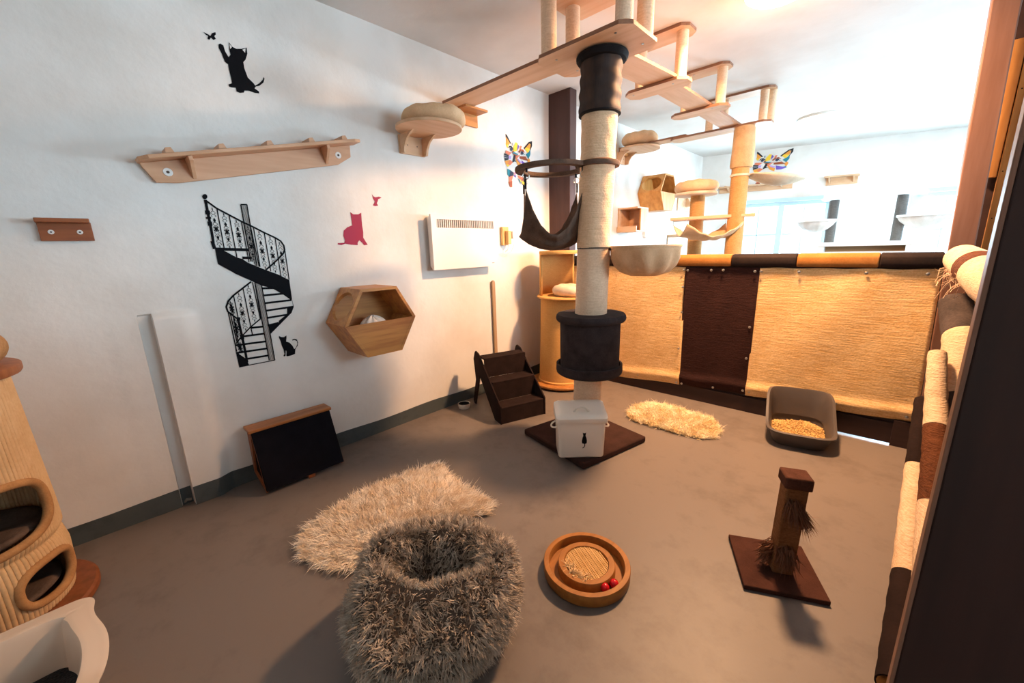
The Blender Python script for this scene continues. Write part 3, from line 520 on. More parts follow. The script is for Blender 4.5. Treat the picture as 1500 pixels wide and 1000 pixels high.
tag(dbuild(decal_poly(MB(), BIRD), 'bird_sticker', MAG), 'tiny crimson pink bird sticker above the pink cat', 'sticker')
M = MB()
for p in STAIR_POLYS: decal_poly(M, p, .0028)
for w, p in STAIR_LINES: decal_line(M, p, w)
for a, b in STAIR_MOTIFS:      # scrolled ornament down the middle of each panel
    A = Vector(a); B = Vector(b); D = (B-A); Ln = D.length; D.normalize(); Np = Vector((-D.y, D.x))
    def P(s, w): q = A+D*(s*Ln)+Np*w; return (q.x, q.y)
    k = max(1, round(Ln/.30))
    for (s, w, h) in ((.02, .007, .012), (.30, .016, .016), (.52, .018, .018), (.74, .015, .014), (.97, .007, .012)):
        hs = h/Ln
        decal_poly(M, [P(s-hs, 0), P(s, w*.45), P(s+hs, 0), P(s, -w*.45)])
    for s in (.10, .18, .38, .46, .60, .68, .82, .90):
        for sg in (-1, 1): decal_line(M, [P(s-.035, 0), P(s-.01, .008*sg), P(s+.02, .012*sg), P(s+.035, .006*sg)], .0028)
    for q in range(4):
        an = PI/4+q*PI/2; decal_line(M, [P(.52, 0), P(.52+.034*math.cos(an)*.3/Ln*1.6, .017*math.sin(an))], .006)
tag(dbuild(M, 'spiral_staircase_sticker', BLACK), 'tall black sticker of a spiral staircase with ornate railings', 'sticker')
def face(pfn, label, loc):
    t = thing('cat_face_sticker', label, 'sticker', loc); cols = {}
    for c, p in FACE: cols.setdefault(c, []).append([(sum(q[0] for q in p)/len(p)*-.14+a*1.14, sum(q[1] for q in p)/len(p)*-.14+b*1.14) for a, b in p])
    nmz = {'1c1a22': 'black_shards', 'e8963c': 'orange_shards', 'f2c83a': 'yellow_shards', '1f7f92': 'teal_shards', '2c3550': 'navy_shards', 'e07a5a': 'salmon_shards', '9a4a26': 'brown_shards', '6a4fb0': 'purple_shards', 'b89ad8': 'lilac_shards', 'e8a0b8': 'pink_shards', '8a97a8': 'grey_shards'}
    for i, (c, ps) in enumerate(cols.items()):
        M = MB()
        for p in ps:
            k = len(M.v); M.v += [pfn(y, z, .002+.0004*i) for y, z in p]; M.f.append(tuple(range(k, k+len(p))))
        M.build(nmz[c], mat('vinyl_'+c, c, .55), t, recalc=False, kind='stuff')
face(lambda y, z, o: (wallx(y, z)+.002+o, y, z), 'multicoloured cat face sticker in shards, on the wall left of the dark post', (XW, 3.35, 2.1))
def ffn(y, z, o):
    x = -2.16+(y-3.15)*1.32; return (x, yfar(x)-.004-o, 2.50+(z-2.12)*1.22)
face(ffn, 'multicoloured cat face sticker on the far wall, half behind a beige platform', (-1.9, 9.0, 2.5))

W0 = XW
def washer(y, z, x, parent, r=.02):
    M = MB(); M.lathe([(r, 0), (r*.92, .003), (r*.35, .003), (r*.3, .0)], seg=20); M.v = [(x+v[2], y+v[0], z+v[1]) for v in M.v]
    o = M.build('washer', WHITEB, parent, smooth='auto'); o['label'] = 'white washer'
    M = MB(); M.lathe([(r*.34, .0), (r*.3, .005), (0, .005)], seg=10); M.v = [(x+v[2], y+v[0], z+v[1]) for v in M.v]; M.build('screw', SLOT, o)
# long climbing shelf, rising to the right
an = math.atan2(.255, 1.15)
sh = thing('wall_shelf', 'long beech climbing shelf with cross bars, rising to the right on the wall', 'shelf', (W0, .95, 1.95))
def SL(u, v, d, x0=W0+.004):       # u along, v up (tilted), d out of the wall
    return (x0+d, .33+u*math.cos(an)-v*math.sin(an), 1.905+u*math.sin(an)+v*math.cos(an))
M = MB(); M.prism([(.0, .085), (.03, -.005), (.13, -.02), (1.08, -.02), (1.19, .02), (1.21, .098), (.0, .098)], lambda u, v, d: SL(u, v, d), 0, .02); M.build('back_board', BEECH, sh, bevel=.002)
M = MB(); tp = [(-.01, .0), (-.01, .09), (.03, .135), (1.19, .15), (1.25, .11), (1.25, .0)]
M.prism(tp, lambda u, d, v: SL(u, v, d), .098, .118); M.build('shelf_board', BEECH, sh, bevel=.003)
for u in (.21, 1.0):
    M = MB(); M.prism([(.02, -.01), (.02, .098), (.125, .098), (.12, .075)], lambda d, v, uu: SL(u+uu, v, d), -.01, .01); M.build('bracket', BEECH, sh, bevel=.002)
for u in (.13, .38, .64, .90, 1.13):
    M = MB(); M.prism([(-.02, .118), (.02, .118), (.012, .146), (-.012, .146)], lambda uu, v, d: SL(u+uu, v, d), 0, .125); M.build('cross_bar', BEECH, sh)
for u in (.10, 1.10):
    p = SL(u, .04, .02); washer(p[1], p[2], p[0], sh, .022)
# little red-brown shelf
sh = thing('wall_shelf', 'small reddish brown wooden wall step with two white washers', 'shelf', (W0, 0, 1.6))
M = MB(); M.prism([(-.115, 1.69), (.068, 1.69), (.068, 1.60), (-.115, 1.60)], lambda y, z, d: (W0+d, y, z), 0, .018); M.build('back_board', OAKD, sh, bevel=.002)
M = MB(); M.box(W0, W0+.075, -.118, .064, 1.685, 1.705); M.build('step_board', OAKD, sh, bevel=.003)
for y in (-.075, .022): washer(y, 1.642, W0+.018, sh, .011)
# round cushion shelf
def cushion(name, label, c, r, h, mt, seed=0, group=None, hole=True):
    M = MB(); prof = []
    for k in range(19):
        t = -PI/2+PI*k/18; prof.append((r-h*.55+h*.55*math.cos(t), h*.5+h*.5*math.sin(t)))
    prof = [(0, .0)]+prof+([(r*.45, h*.8), (r*.3, h*.42), (0, h*.36)] if hole else [(0, h*.96)])
    M.lathe(prof, c, 64, rfn=lambda t, rr, z: (rr*(1+.012*math.sin(t*5+seed)+.010*math.sin(t*11+seed*2)), z*(1+.03*math.sin(t*3+seed)+.03*math.sin(t*9+seed)) if z > h*.3 else z))
    o = M.build(name, mt, smooth=True); return tag(o, label, 'cushion', group)
def disc_shelf(label, c, r, z, mirror=1, y0=0):
    t = thing('disc_shelf', label, 'shelf', (W0, c[1], z-.14))
    M = MB(); M.lathe([(r, z-.012), (r, z+.010)], (c[0], c[1], 0), 56); M.build('round_board', PLYY, t, bevel=.003, smooth='auto')
    for dy in (-.105, .105):
        y = c[1]+dy+y0; q = [(.0, -.012), (.0, -.15), (.05, -.15), (.065, -.10), (.10, -.055), (.16, -.022), (.19, -.012)]
        M = MB(); M.prism(q, lambda d, v, yy: (W0+.012+d, yy, z+v), y-.009, y+.009); M.build('gusset', PLYY, t)
    M = MB(); M.box(W0, W0+.014, c[1]-.12+y0, c[1]+.12+y0, z-.15, z-.012); bp_ = M.build('back_plate', PLYY, t, bevel=.001)
    M = MB()
    for dy in (-.045, .045): M.box(W0+.0145, W0+.016, c[1]+dy+y0-.004, c[1]+dy+y0+.004, z-.085, z-.077)
    M.build('screw_heads', SLOT, bp_)
disc_shelf('round ply shelf on curved brackets, near side of the dark post', (-2.762, 2.03), .252, 2.42)
cushion('round_cushion', 'beige round plush cushion on the near disc shelf', (-2.745, 2.07, 2.431), .245, .115, CREAM, 1)
disc_shelf('round ply shelf on curved brackets, beyond the tall scratching tree', (-2.74, 5.48), .262, 2.765)
cushion('round_cushion', 'beige round cushion on the distant disc shelf behind the sisal pole', (-2.735, 5.46, 2.80), .235, .15, CREAM, 3, hole=False)
# hexagon boxes
def hexbox(label, cy, cz, R, D, x0, mt=OAK, hole_side='left', front_low=True, fn=None, ang=0):
    t = thing('hexagon_box', label, 'cat house', fn(0, 0, 0) if fn else (x0, cy, cz-R))
    F_ = fn or (lambda u, v, d: (x0+d, cy+u, cz+v))
    def hx(r, a): w = math.radians(a+ang); return (r*math.cos(w), r*math.sin(w))
    th_ = .022
    for i in range(6):
        a0 = 60*i; a1 = a0+60; p0, p1 = hx(R, a0), hx(R, a1); q0, q1 = hx(R-th_*1.15, a0), hx(R-th_*1.15, a1)
        M = MB()
        if i == 2:         # upper-left side with a round entrance: ring of quads around an oval hole
            n = 32; outs = []; ins = []
            def pan(s, d, depth):  # s along side, d out of wall
                P0 = (p0[0]+(q0[0]-p0[0])*depth, p0[1]+(q0[1]-p0[1])*depth); P1 = (p1[0]+(q1[0]-p1[0])*depth, p1[1]+(q1[1]-p1[1])*depth)
                return F_(P0[0]+(P1[0]-P0[0])*s, P0[1]+(P1[1]-P0[1])*s, d)
            for dp in (0, 1):
                for k in range(n):
                    w = 2*PI*k/n; c_, s_ = math.cos(w), math.sin(w); m_ = max(abs(c_), abs(s_))
                    M.v.append(pan(.5+.5*c_/m_, D*(.5+.5*s_/m_), dp))
                for k in range(n):
                    w = 2*PI*k/n; M.v.append(pan(.5+.39*math.cos(w), D*.5+.42*D*math.sin(w), dp))
            for k in range(n):
                k2 = (k+1) % n
                M.f += [(k, k2, n+k2, n+k), (2*n+k, 3*n+k, 3*n+k2, 2*n+k2), (n+k, n+k2, 3*n+k2, 3*n+k), (k, 2*n+k, 2*n+k2, k2)]
        else:
            M.add([F_(*p0, 0), F_(*p1, 0), F_(*q1, 0), F_(*q0, 0), F_(*p0, D), F_(*p1, D), F_(*q1, D), F_(*q0, D)],
                  [(0, 1, 2, 3), (7, 6, 5, 4), (0, 4, 5, 1), (1, 5, 6, 2), (2, 6, 7, 3), (3, 7, 4, 0)])
        M.build('side_panel', mt, t, bevel=.0015)
    M = MB(); M.prism([hx(R-th_, a) for a in range(0, 360, 60)], F_, .004, .016); M.build('back_panel', mt, t)
    lo = [hx(R-th_*1.1, a) for a in (180, 240, 300, 360)]
    M = MB(); M.prism(lo, F_, D-.016, D-.002); M.build('front_panel', mt, t, bevel=.001)
    return t
hexbox('hexagonal oak coloured cat house with oval side entrance, on the left wall', 1.445, 1.005, .285, .32, W0)
cushion('box_pillow', 'white cushion just showing over the hexagon box front', (W0+.155, 1.455, .790), .118, .235, WHITEP, 4, hole=False)
# heater
HW = WHITEP
ht = thing('wall_heater', 'white electric panel heater with louvred slot along its top', 'heater', (W0, 2.48, 1.33))
def chp(y0, y1, z0, z1, c): return [(y0+c, z0), (y1-c, z0), (y1, z0+c), (y1, z1-c), (y1-c, z1), (y0+c, z1), (y0, z1-c), (y0, z0+c)]
M = MB(); M.prism(chp(2.115, 2.86, 1.345, 1.80, .02), lambda y, z, d: (W0+d, y, z), .02, .075); M.build('back_housing', HW, ht, bevel=.006, smooth='auto')
M = MB(); y0, y1, z0, z1 = 2.10, 2.865, 1.335, 1.805
for a in ((y0, y1, z0, 1.695), (y0, y1, 1.765, z1), (y0, y0+.055, 1.695, 1.765), (y1-.03, y1, 1.695, 1.765)): M.box(W0+.075, W0+.098, *a)
bm_ = M.build('front_panel', HW, ht, bevel=0); 
M = MB(); M.box(W0+.076, W0+.080, y0+.05, y1-.03, 1.69, 1.77); M.build('grille_recess', SLOT, ht)
M = MB()
for k in range(30): yy = y0+.06+k*.0225; M.box(W0+.082, W0+.094, yy, yy+.011, 1.697, 1.765)
for k in range(5): zz = 1.703+k*.013; M.box(W0+.081, W0+.085, y0+.055, y1-.03, zz, zz+.004)
M.build('grille_fins', mat('heater_grille', 'c9c0b6', .5), bm_, kind='stuff')
M = MB(); M.box(W0, W0+.03, 2.2, 2.75, 1.38, 1.42); M.build('wall_bracket', STEEL, ht)
M = MB(); M.box(W0+.098, W0+.1, 2.80, 2.83, 1.365, 1.37); M.build('maker_mark', SLOT, ht)
ou = thing('power_outlet', 'wooden-backed power socket to the right of the heater', 'socket', (W0, 3.08, 1.5))
M = MB(); M.box(W0, W0+.03, 3.03, 3.12, 1.535, 1.72); M.build('back_plate', mat('outlet_tan', 'd9a866', .5), ou, bevel=.003)
M = MB(); M.box(W0+.03, W0+.075, 3.065, 3.115, 1.545, 1.68); M.build('plug', mat('plug_cream', 'e0b478', .5), ou, bevel=.006, smooth='auto')
M = MB(); M.box(W0+.05, W0+.09, 3.12, 3.175, 1.60, 1.675); M.build('usb_charger', WHITEP, ou, bevel=.006, smooth='auto')
M = MB(); M.tube([(W0+.07, 3.14, 1.6), (W0+.07, 3.15, 1.53), (W0+.05, 3.13, 1.47), (W0+.03, 3.07, 1.44), (W0+.012, 3.01, 1.455)], .003, 6); M.tube([(W0+.06, 3.08, 1.545), (W0+.05, 3.08, 1.49), (W0+.02, 3.07, 1.47)], .004, 6)
M.build('cable', WHITEP, ou, smooth='auto')
# batten
M = MB(); M.prism([(2.86, .06), (2.90, .06), (2.90, 1.16), (2.895, 1.18), (2.88, 1.188), (2.865, 1.18), (2.86, 1.16)], wallfn(W0+.004), 0, .022)
tag(M.build('wall_batten', mat('batten', 'b89878', .6, 'wood', 'a48464', 1, .2), bevel=.003), 'thin upright wooden batten on the wall behind the pet steps', 'batten')

# ================================================================== ON THE FLOOR
# pet steps
ps = thing('pet_steps', 'dark brown carpeted three-tread pet steps leaning to the wall', 'steps', (-2.5, 2.5, 0))
o2 = Vector((-2.33, 2.26)); dd = Vector((-.947, .32)); ww = Vector((.32, .947))
def PS(d, z, w): p = o2+dd*d+ww*w; return (p.x, p.y, z)
DC = mat('dark_step_felt', '2c1f1d', .95, 'felt', '201614', 1, .4)
for w in (0, .448):
    M = MB(); M.prism([(-.006, .0), (-.006, .165), (.44, .545), (.505, .56), (.53, .54), (.515, .50), (.44, .34), (.12, .0)], PS, w, w+.014); M.build('side_panel', DC, ps, bevel=.003)
    M = MB(); M.prism([(.44, .50), (.53, .54), (.565, .47), (.53, .27), (.62, .03), (.60, .0), (.565, .0), (.46, .24), (.42, .36)], PS, w+.001, w+.013); M.build('rear_leg', DC, ps, bevel=.003)
for k, (d0, z0) in enumerate(((0, .15), (.165, .335), (.33, .52))):
    zb = 0 if k == 0 else z0-.185
    M = MB(); M.prism([(d0, z0-.015), (d0, z0), (d0+(.165 if k < 2 else .14), z0), (d0+(.165 if k < 2 else .14), z0-.015)], PS, .014, .448); M.build('tread', DC, ps, bevel=.003)
    M = MB(); M.prism([(d0, zb), (d0, z0-.015), (d0+.012, z0-.015), (d0+.012, zb)], PS, .014, .448); M.build('riser', DC, ps)
# bowl
M = MB(); M.lathe([(0, .004), (.046, .004), (.052, .0), (.058, .02), (.06, .045), (.057, .047), (.054, .042), (.05, .016), (0, .014)], (-2.885, 2.31, 0), 40)
b = M.build('food_bowl', mat('bowl_cream', 'd8cdbf', .35), smooth='auto'); tag(b, 'small white bowl dark inside, on the floor by the pet steps', 'bowl')
MB().lathe([(.0, .0165), (.0495, .0165), (.053, .042)], (-2.885, 2.31, 0), 40, close=False).build('bowl_lining', BLK, b, smooth='auto')
# wedge-shaped scratching house
hs = thing('wedge_scratcher', 'black padded wedge house with wooden ridge board against the left wall', 'cat house', (-2.85, .8, 0))
HY0, HY1 = .545, 1.045
for y in (HY0+.001, HY1-.013):
    M = MB(); M.prism([(-2.985, .07), (-2.965, .07), (-2.895, .385), (-2.955, .385), (-2.985, .36)], lambda x, z, yy: (x, yy, z), y, y+.012)
    M.prism([(-2.985, .07), (-2.755, .01), (-2.75, .03), (-2.97, .09)], lambda x, z, yy: (x, yy, z), y, y+.012)
    M.prism([(-2.90, .385), (-2.875, .385), (-2.742, .03), (-2.765, .03)], lambda x, z, yy: (x, yy, z), y, y+.012); M.build('side_frame', OAKD, hs)
M = MB(); M.prism([(-2.975, .08), (-2.762, .025), (-2.885, .385), (-2.965, .385)], lambda x, z, yy: (x, yy, z), HY0+.016, HY0+.022); M.build('side_panel', DC, hs)
M = MB(); M.prism([(-2.885, .392), (-2.868, .392), (-2.728, .028), (-2.745, .028)], lambda x, z, yy: (x, yy, z), HY0, HY1); M.build('front_pad', mat('black_pad', '15131a', .9, 'felt', '0e0d13', 1, .3), hs, bevel=.002)
M = MB(); M.prism([(-2.985, .08), (-2.975, .08), (-2.965, .38), (-2.975, .38)], lambda x, z, yy: (x, yy, z), HY0+.03, HY1-.03); M.build('back_board', OAKD, hs)
M = MB(); M.box(-2.982, -2.855, HY0-.015, HY1+.01, .393, .412); M.build('ridge_board', mat('ridge_wood', 'b0703c', .4, 'wood', '8f5429', 1, .2, 'y'), hs, bevel=.003)
M = MB(); M.box(-2.80, -2.735, .80, .845, 0, .03); M.build('foot', OAKD, hs, bevel=.002)
M = MB(); M.box(-2.98, -2.92, .60, .64, 0, .075); M.box(-2.98, -2.92, .95, .99, 0, .075); M.build('foot', OAKD, hs)
# bread-bin style tin
bn = thing('storage_tin', 'white enamel tin with lid and cat motif on the tree base', 'tin', (-1.5, 2.2, .052))
e1 = Vector((.735, .678)); e2 = Vector((-.678, .735)); oo = Vector((-1.547, 2.046))
def BN(a, b, z): p = oo+e1*a+e2*b; return (p.x, p.y, z)
def rr2(x0, x1, y0, y1, r, n=5):
    out = []
    for cx_, cy_, a0 in ((x1-r, y1-r, 0), (x0+r, y1-r, 90), (x0+r, y0+r, 180), (x1-r, y0+r, 270)):
        for k in range(n+1): w = math.radians(a0+90*k/n); out.append((cx_+r*math.cos(w), cy_+r*math.sin(w)))
    return out
def loft(rings, cap0=True, cap1=True):
    M = MB(); n = len(rings[0]); M.v = [p for r in rings for p in r]
    M.f = [(j*n+k, j*n+(k+1) % n, (j+1)*n+(k+1) % n, (j+1)*n+k) for j in range(len(rings)-1) for k in range(n)]
    if cap0: M.f.append(tuple(range(n))[::-1])
    if cap1: M.f.append(tuple((len(rings)-1)*n+k for k in range(n)))
    return M
def ring(x0, x1, y0, y1, r, z): return [BN(a, b, z if not callable(z) else z(a, b)) for a, b in rr2(x0, x1, y0, y1, r)]
loft([ring(.012, .318, .008, .20, .02, .056), ring(.006, .324, .004, .206, .025, .064), ring(0, .334, 0, .21, .025, .325)]).build('tin_body', WHITE, bn, smooth='auto')
zl = lambda h: (lambda a, b: h+.045*min(1, max(0, b/.2)))
loft([ring(-.008, .346, -.008, .22, .03, .318), ring(-.012, .35, -.012, .224, .03, .325), ring(-.010, .348, -.010, .222, .03, zl(.350)), ring(.006, .33, .006, .208, .03, zl(.362)), ring(.03, .31, .03, .18, .03, zl(.366))]).build('lid', WHITE, bn, smooth='auto')
hd = [Vector(BN(.17+.052*math.cos(PI*k/12), .06, .365+.05*math.sin(PI*k/12))) for k in range(13)]
M = MB(); M.tube(hd, .0085, 8); M.build('lid_handle', WHITE, bn, smooth='auto')
for a, sg in ((0, -1), (.334, 1)):
    hp = [Vector(BN(a+sg*(.002+.035*math.sin(PI*k/12)), .1+.05*math.cos(PI*k/12), .27-.012*math.sin(PI*k/12))) for k in range(13)]
    M = MB(); M.tube(hp, .006, 8); M.build('side_handle', WHITE, bn, smooth='auto')
cat = [(-.016, 0), (-.017, .02), (-.013, .045), (-.008, .058), (-.011, .07), (-.012, .082), (-.006, .078), (.005, .078), (.011, .083), (.010, .07), (.008, .058), (.013, .045), (.018, .02), (.016, 0), (.006, -.004), (.006, -.02), (-.002, -.034), (-.012, -.038), (-.013, -.032), (-.006, -.029), (.0, -.018), (.0, -.004)]
M = MB(); k = 0; M.v = [BN(.185+u, -.0025+.006*(1-(v+.165)/.26)*0-.0, .165+v) for u, v in cat]; M.f = [tuple(range(len(cat)))]
M.v = [BN(.185+u, -.001+.004*(1-(.165+v-.06)/.26), .165+v) for u, v in cat]; M.build('cat_motif', BLACK, bn)
# track toy
dt = thing('track_toy', 'round orange-brown wooden track toy with corrugated scratch pad', 'cat toy', (-.87, 1.37, 0)); dc = (-.87, 1.37, 0)
TW = mat('toy_wood', 'a0662a', .5, 'wood', '8a5620', 1.5, .15, 'y')
M = MB(); M.lathe([(0, .002), (.194, .002), (.199, .010), (.2, .056), (.198, .06), (.176, .06), (.174, .057), (.173, .016), (.133, .016), (.131, .055), (.129, .058), (.104, .058), (.102, .055), (.101, .038), (0, .038)], dc, 80); M.build('tray', TW, dt, smooth='auto')
CB = mat('cardboard', 'd9b27c', .9, 'felt', 'c49a62', 1.5, .3)
M = MB(); M.lathe([(0, .040), (.1005, .040)], dc, 48); M.build('pad_base', mat('cardboard_dark', '8a6238', .9), dt)
M = MB(); aa = math.radians(-28); dx_ = Vector((math.cos(aa), math.sin(aa))); dn = Vector((-dx_.y, dx_.x))
for k in range(-15, 16):
    s = k*.0065; 
    if abs(s) > .097: continue
    h = math.sqrt(.0995**2-s*s); p = Vector(dc[:2])+dn*s; a_ = p-dx_*h; b_ = p+dx_*h
    A = rotz((p.x, p.y, .048), aa); M.box(-h, h, -.0019, .0019, -.006, .006+.0015*math.sin(k*2.3), A)
M.build('corrugated_pad', CB, dt, kind='stuff')
M = MB()
for k in range(70):
    t = -PI/2+random.uniform(-.8, .75); r = .095+random.uniform(-.03, .012); p = Vector((dc[0]+r*math.cos(t), dc[1]+r*math.sin(t), .056))
    q = [p]; d = Vector((random.uniform(-1, 1), random.uniform(-1, 1), random.uniform(-.1, .9))).normalized()
    for j in range(3): d = (d+Vector((random.uniform(-.7, .7), random.uniform(-.7, .7), random.uniform(-.6, .3)))).normalized(); q.append(q[-1]+d*.009)
    for x in q: x.z = max(.057, x.z)
    M.tube(q, .0017, 4)
M.build('torn_cardboard', mat('torn_card', 'e6c594', .9), dt, kind='stuff')
for i, (x, y) in enumerate(((-.741, 1.319), (-.722, 1.365))):
    M = MB(); n = 14; M.lathe([(.0195*math.sin(PI*k/n) if 0 < k < n else 0, .0355-.0195*math.cos(PI*k/n)) for k in range(n+1)], (x, y, 0), 24)
    tag(M.build('toy_ball', mat('red_ball', 'c01420', .25), smooth=True), ['left', 'right'][i]+' one of two small red balls in the track toy', 'ball')
# small scratching post
sp = thing('scratching_post', 'short square brown scratching post with fur tufts on a square base', 'scratching post', (-.226, 1.97, 0))
A = rotz((-.226, 1.97, 0), math.radians(26)); M = MB(); M.box(-.162, .162, -.168, .168, .002, .024, A); M.build('base', mat('post_base_felt', '4a2e26', .95, 'felt', '3a221c', 1, .4), sp, bevel=.004)
B = rotz((-.205, 1.965, 0), math.radians(26)) @ Matrix.Rotation(math.radians(1.5), 4, 'Y')
M = MB(); M.box(-.043, .043, -.041, .041, .02, .46, B); M.build('post', mat('post_sisal', '8a5e3c', .9, 'sisal', '6c4628', 1.2, .6), sp, bevel=.008, smooth='auto')
M = MB(); M.box(-.053, .053, -.05, .05, .455, .51, B); M.build('cap', mat('post_cap_felt', '5c3a2e', .95, 'felt', '452a20', 1, .4), sp, bevel=.008, smooth='auto')
# ------------------------------------------------------------------ tufts of fur as real tapered blades
def blades(name, P, Nn, length, width, mt, parent, bend=.5, jitter=.6, grav=0., segs=2, curl=0.):
    """P, Nn: (n,3) roots and directions; each blade is a bent tapering strip"""
    n = len(P); L_ = length*(.6+.8*rng.random(n))[:, None]
    d = Nn+jitter*rng.normal(size=(n, 3)); d /= np.linalg.norm(d, axis=1)[:, None]
    side = np.cross(d, rng.normal(size=(n, 3))); side /= np.linalg.norm(side, axis=1)[:, None]+1e-9
    bd = rng.normal(size=(n, 3))*bend+np.array([0, 0, -grav]); V = []
    for s in range(segs+1):
        t = s/segs; c = P+d*L_*t+bd*L_*t*t*.6
        if curl: c = c+side*L_*curl*math.sin(t*PI*1.5)
        c[:, 2] = np.maximum(c[:, 2], .003)
        w = width*(1-t)**.7*(1+.3*(t > 0)*(t < 1))
        if s < segs: V += [c-side*w, c+side*w]
        else: V += [c]
    k = 2*segs+1; A = np.stack(V, axis=1).reshape(-1, 3) if True else None
    base = np.arange(n)*k; F = []
    for s in range(segs-1): F.append(np.stack([base+2*s, base+2*s+1, base+2*s+3, base+2*s+2], 1))
    quads = np.concatenate(F) if F else np.zeros((0, 4), int); tris = np.stack([base+2*segs-2, base+2*segs-1, base+2*segs], 1)
    me = bpy.data.meshes.new(name); off = np.array(WL[parent.name]); A = A-off
    me.vertices.add(len(A)); me.vertices.foreach_set('co', A.astype(np.float32).ravel())
    nl = len(quads)*4+len(tris)*3; me.loops.add(nl); me.loops.foreach_set('vertex_index', np.concatenate([quads.ravel(), tris.ravel()]).astype(np.int32))
    me.polygons.add(len(quads)+len(tris)); st = np.concatenate([np.arange(len(quads))*4, len(quads)*4+np.arange(len(tris))*3]).astype(np.int32)
    me.polygons.foreach_set('loop_start', st); me.update(calc_edges=True); me.validate()
    me.materials.append(mt); o = bpy.data.objects.new(name, me); COL.objects.link(o); o.parent = parent; o['kind'] = 'stuff'; WL[o.name] = WL[parent.name]; return o
def in_poly(p, poly):
    x, y = p[:, 0], p[:, 1]; r = np.zeros(len(p), bool); j = len(poly)-1
    for i in range(len(poly)):
        xi, yi = poly[i]; xj, yj = poly[j]
        c = ((yi > y) != (yj > y)) & (x < (xj-xi)*(y-yi)/(yj-yi+1e-12)+xi); r ^= c; j = i
    return r
def rug(label, poly, mt, mtb, n, ln, wd, curl, seed):
    P_ = np.array(poly); c = P_.mean(0); t = thing('sheepskin_rug', label, 'rug', (c[0], c[1], 0))
    M = MB(); sm = []
    m = len(poly)
    for i in range(m):
        a, b = P_[i], P_[(i+1) % m]
        for k in range(3): q = a+(b-a)*k/3; sm.append(tuple(c+(q-c)*(.95+.02*math.sin(i*3+k*2.1))))
    M.prism(sm, flat, .002, .012); M.build('hide', mtb, t)
    lo, hi = P_.min(0), P_.max(0); R_ = lo+rng.random((n*2, 2))*(hi-lo); R_ = R_[in_poly(R_, [tuple(c+(p-c)*.97) for p in P_])][:n]
    root = np.column_stack([R_, np.full(len(R_), .010)]); out = (R_-c)/np.linalg.norm(P_-c, axis=1).mean()
    # hairs gather into locks that point the same way
    cs = .022; cell = np.floor(R_/cs+.35*np.sin(R_[:, ::-1]*60)).astype(int); hsh = np.sin(cell[:, 0]*127.1+cell[:, 1]*311.7+seed)*43758.5; h1 = (hsh-np.floor(hsh))*2-1; hsh = np.sin(cell[:, 0]*269.5+cell[:, 1]*183.3+seed)*27183.1; h2 = (hsh-np.floor(hsh))*2-1
    fx = np.sin(R_[:, 0]*11+seed)*.4+h1*1.1; fy = np.cos(R_[:, 1]*13+seed)*.4+h2*1.1
    N_ = np.column_stack([out[:, 0]*.9+fx*.5, out[:, 1]*.9+fy*.5, np.full(len(R_), .62)])
    blades('wool', root, N_, ln, wd, mt, t, bend=.3, jitter=.2, grav=.35, segs=3, curl=curl); return t
WOOL = mat('sheepskin_wool', 'fbf0e2', .85, 'wool', 'ead4b8'); WOOL2 = mat('sheepskin_wool_yellow', 'fbf0d4', .85, 'wool', 'ecd4a4')
bpy.data.materials['sheepskin_wool'].node_tree.nodes['Principled BSDF'].inputs['Sheen Weight'].default_value = .2
rug('long-haired cream sheepskin rug partly under the grey fluffy bed', RUG1, WOOL, mat('hide', 'c9a780', .9), 30000, .056, .0020, .10, 1)
rug('small curly yellowish sheepskin rug near the litter tray', RUG2, WOOL2, mat('hide2', 'd2ac74', .9), 14000, .050, .0026, .30, 4)
# fluffy cave bed
fb = thing('fluffy_bed', 'grey-brown shaggy round cave bed with a deep dark opening', 'pet bed', (-1.17, .72, 0)); FC = np.array([-1.17, .72])
prof = [(0, .01), (.22, .012), (.28, .045), (.318, .11), (.328, .175), (.315, .24), (.28, .295), (.235, .332), (.195, .345), (.16, .335), (.14, .30), (.125, .24), (.115, .17), (.10, .10), (.08, .06), (0, .05)]
def smooth_prof(p, m=48):
    a = np.array(p); s = np.concatenate([[0], np.cumsum(np.linalg.norm(np.diff(a, axis=0), axis=1))]); q = np.linspace(0, s[-1], m)
    r = np.interp(q, s, a[:, 0]); z = np.interp(q, s, a[:, 1])
    for _ in range(2): r[1:-1] = (r[:-2]+2*r[1:-1]+r[2:])/4; z[1:-1] = (z[:-2]+2*z[1:-1]+z[2:])/4
    return r, z
rp, zp = smooth_prof(prof); nth = 96; inner = np.linspace(0, 1, len(rp)); G = np.zeros((len(rp), nth, 3))
Rv = np.array([.72, .69]); Fv = np.array([-.69, .72])
for j in range(len(rp)):
    hi_ = max(0, (zp[j]-.16)/.21); s = inner[j]
    for k in range(nth):
        t = 2*PI*k/nth; r = rp[j]; z = zp[j]
        if s > .50:   # opening: wide slot, closed at the front left, cuff standing on the right
            kx = 1.35 if s > .62 else 1+.35*(s-.5)/.12; ky = .72 if s > .62 else 1-.28*(s-.5)/.12
        else: kx = ky = 1
        u = r*math.cos(t)*kx; v = r*math.sin(t)*ky
        u += .035*hi_; v += .02*hi_
        z *= 1+hi_*(.055*math.sin(t-.4)+.05*math.cos(2*t+.8)+.035*math.sin(5*t+1))
        if hi_ > .3 and s < .6: z += -.06*math.exp(-((t-4.5)/.4)**2)*hi_-.03*math.exp(-((t-3.4)/.35)**2)*hi_
        rad = 1+.02*math.sin(3*t+zp[j]*9)+.015*math.sin(7*t-zp[j]*20)
        p = FC+Rv*u*rad+Fv*v*rad; G[j, k] = (p[0], p[1], z)
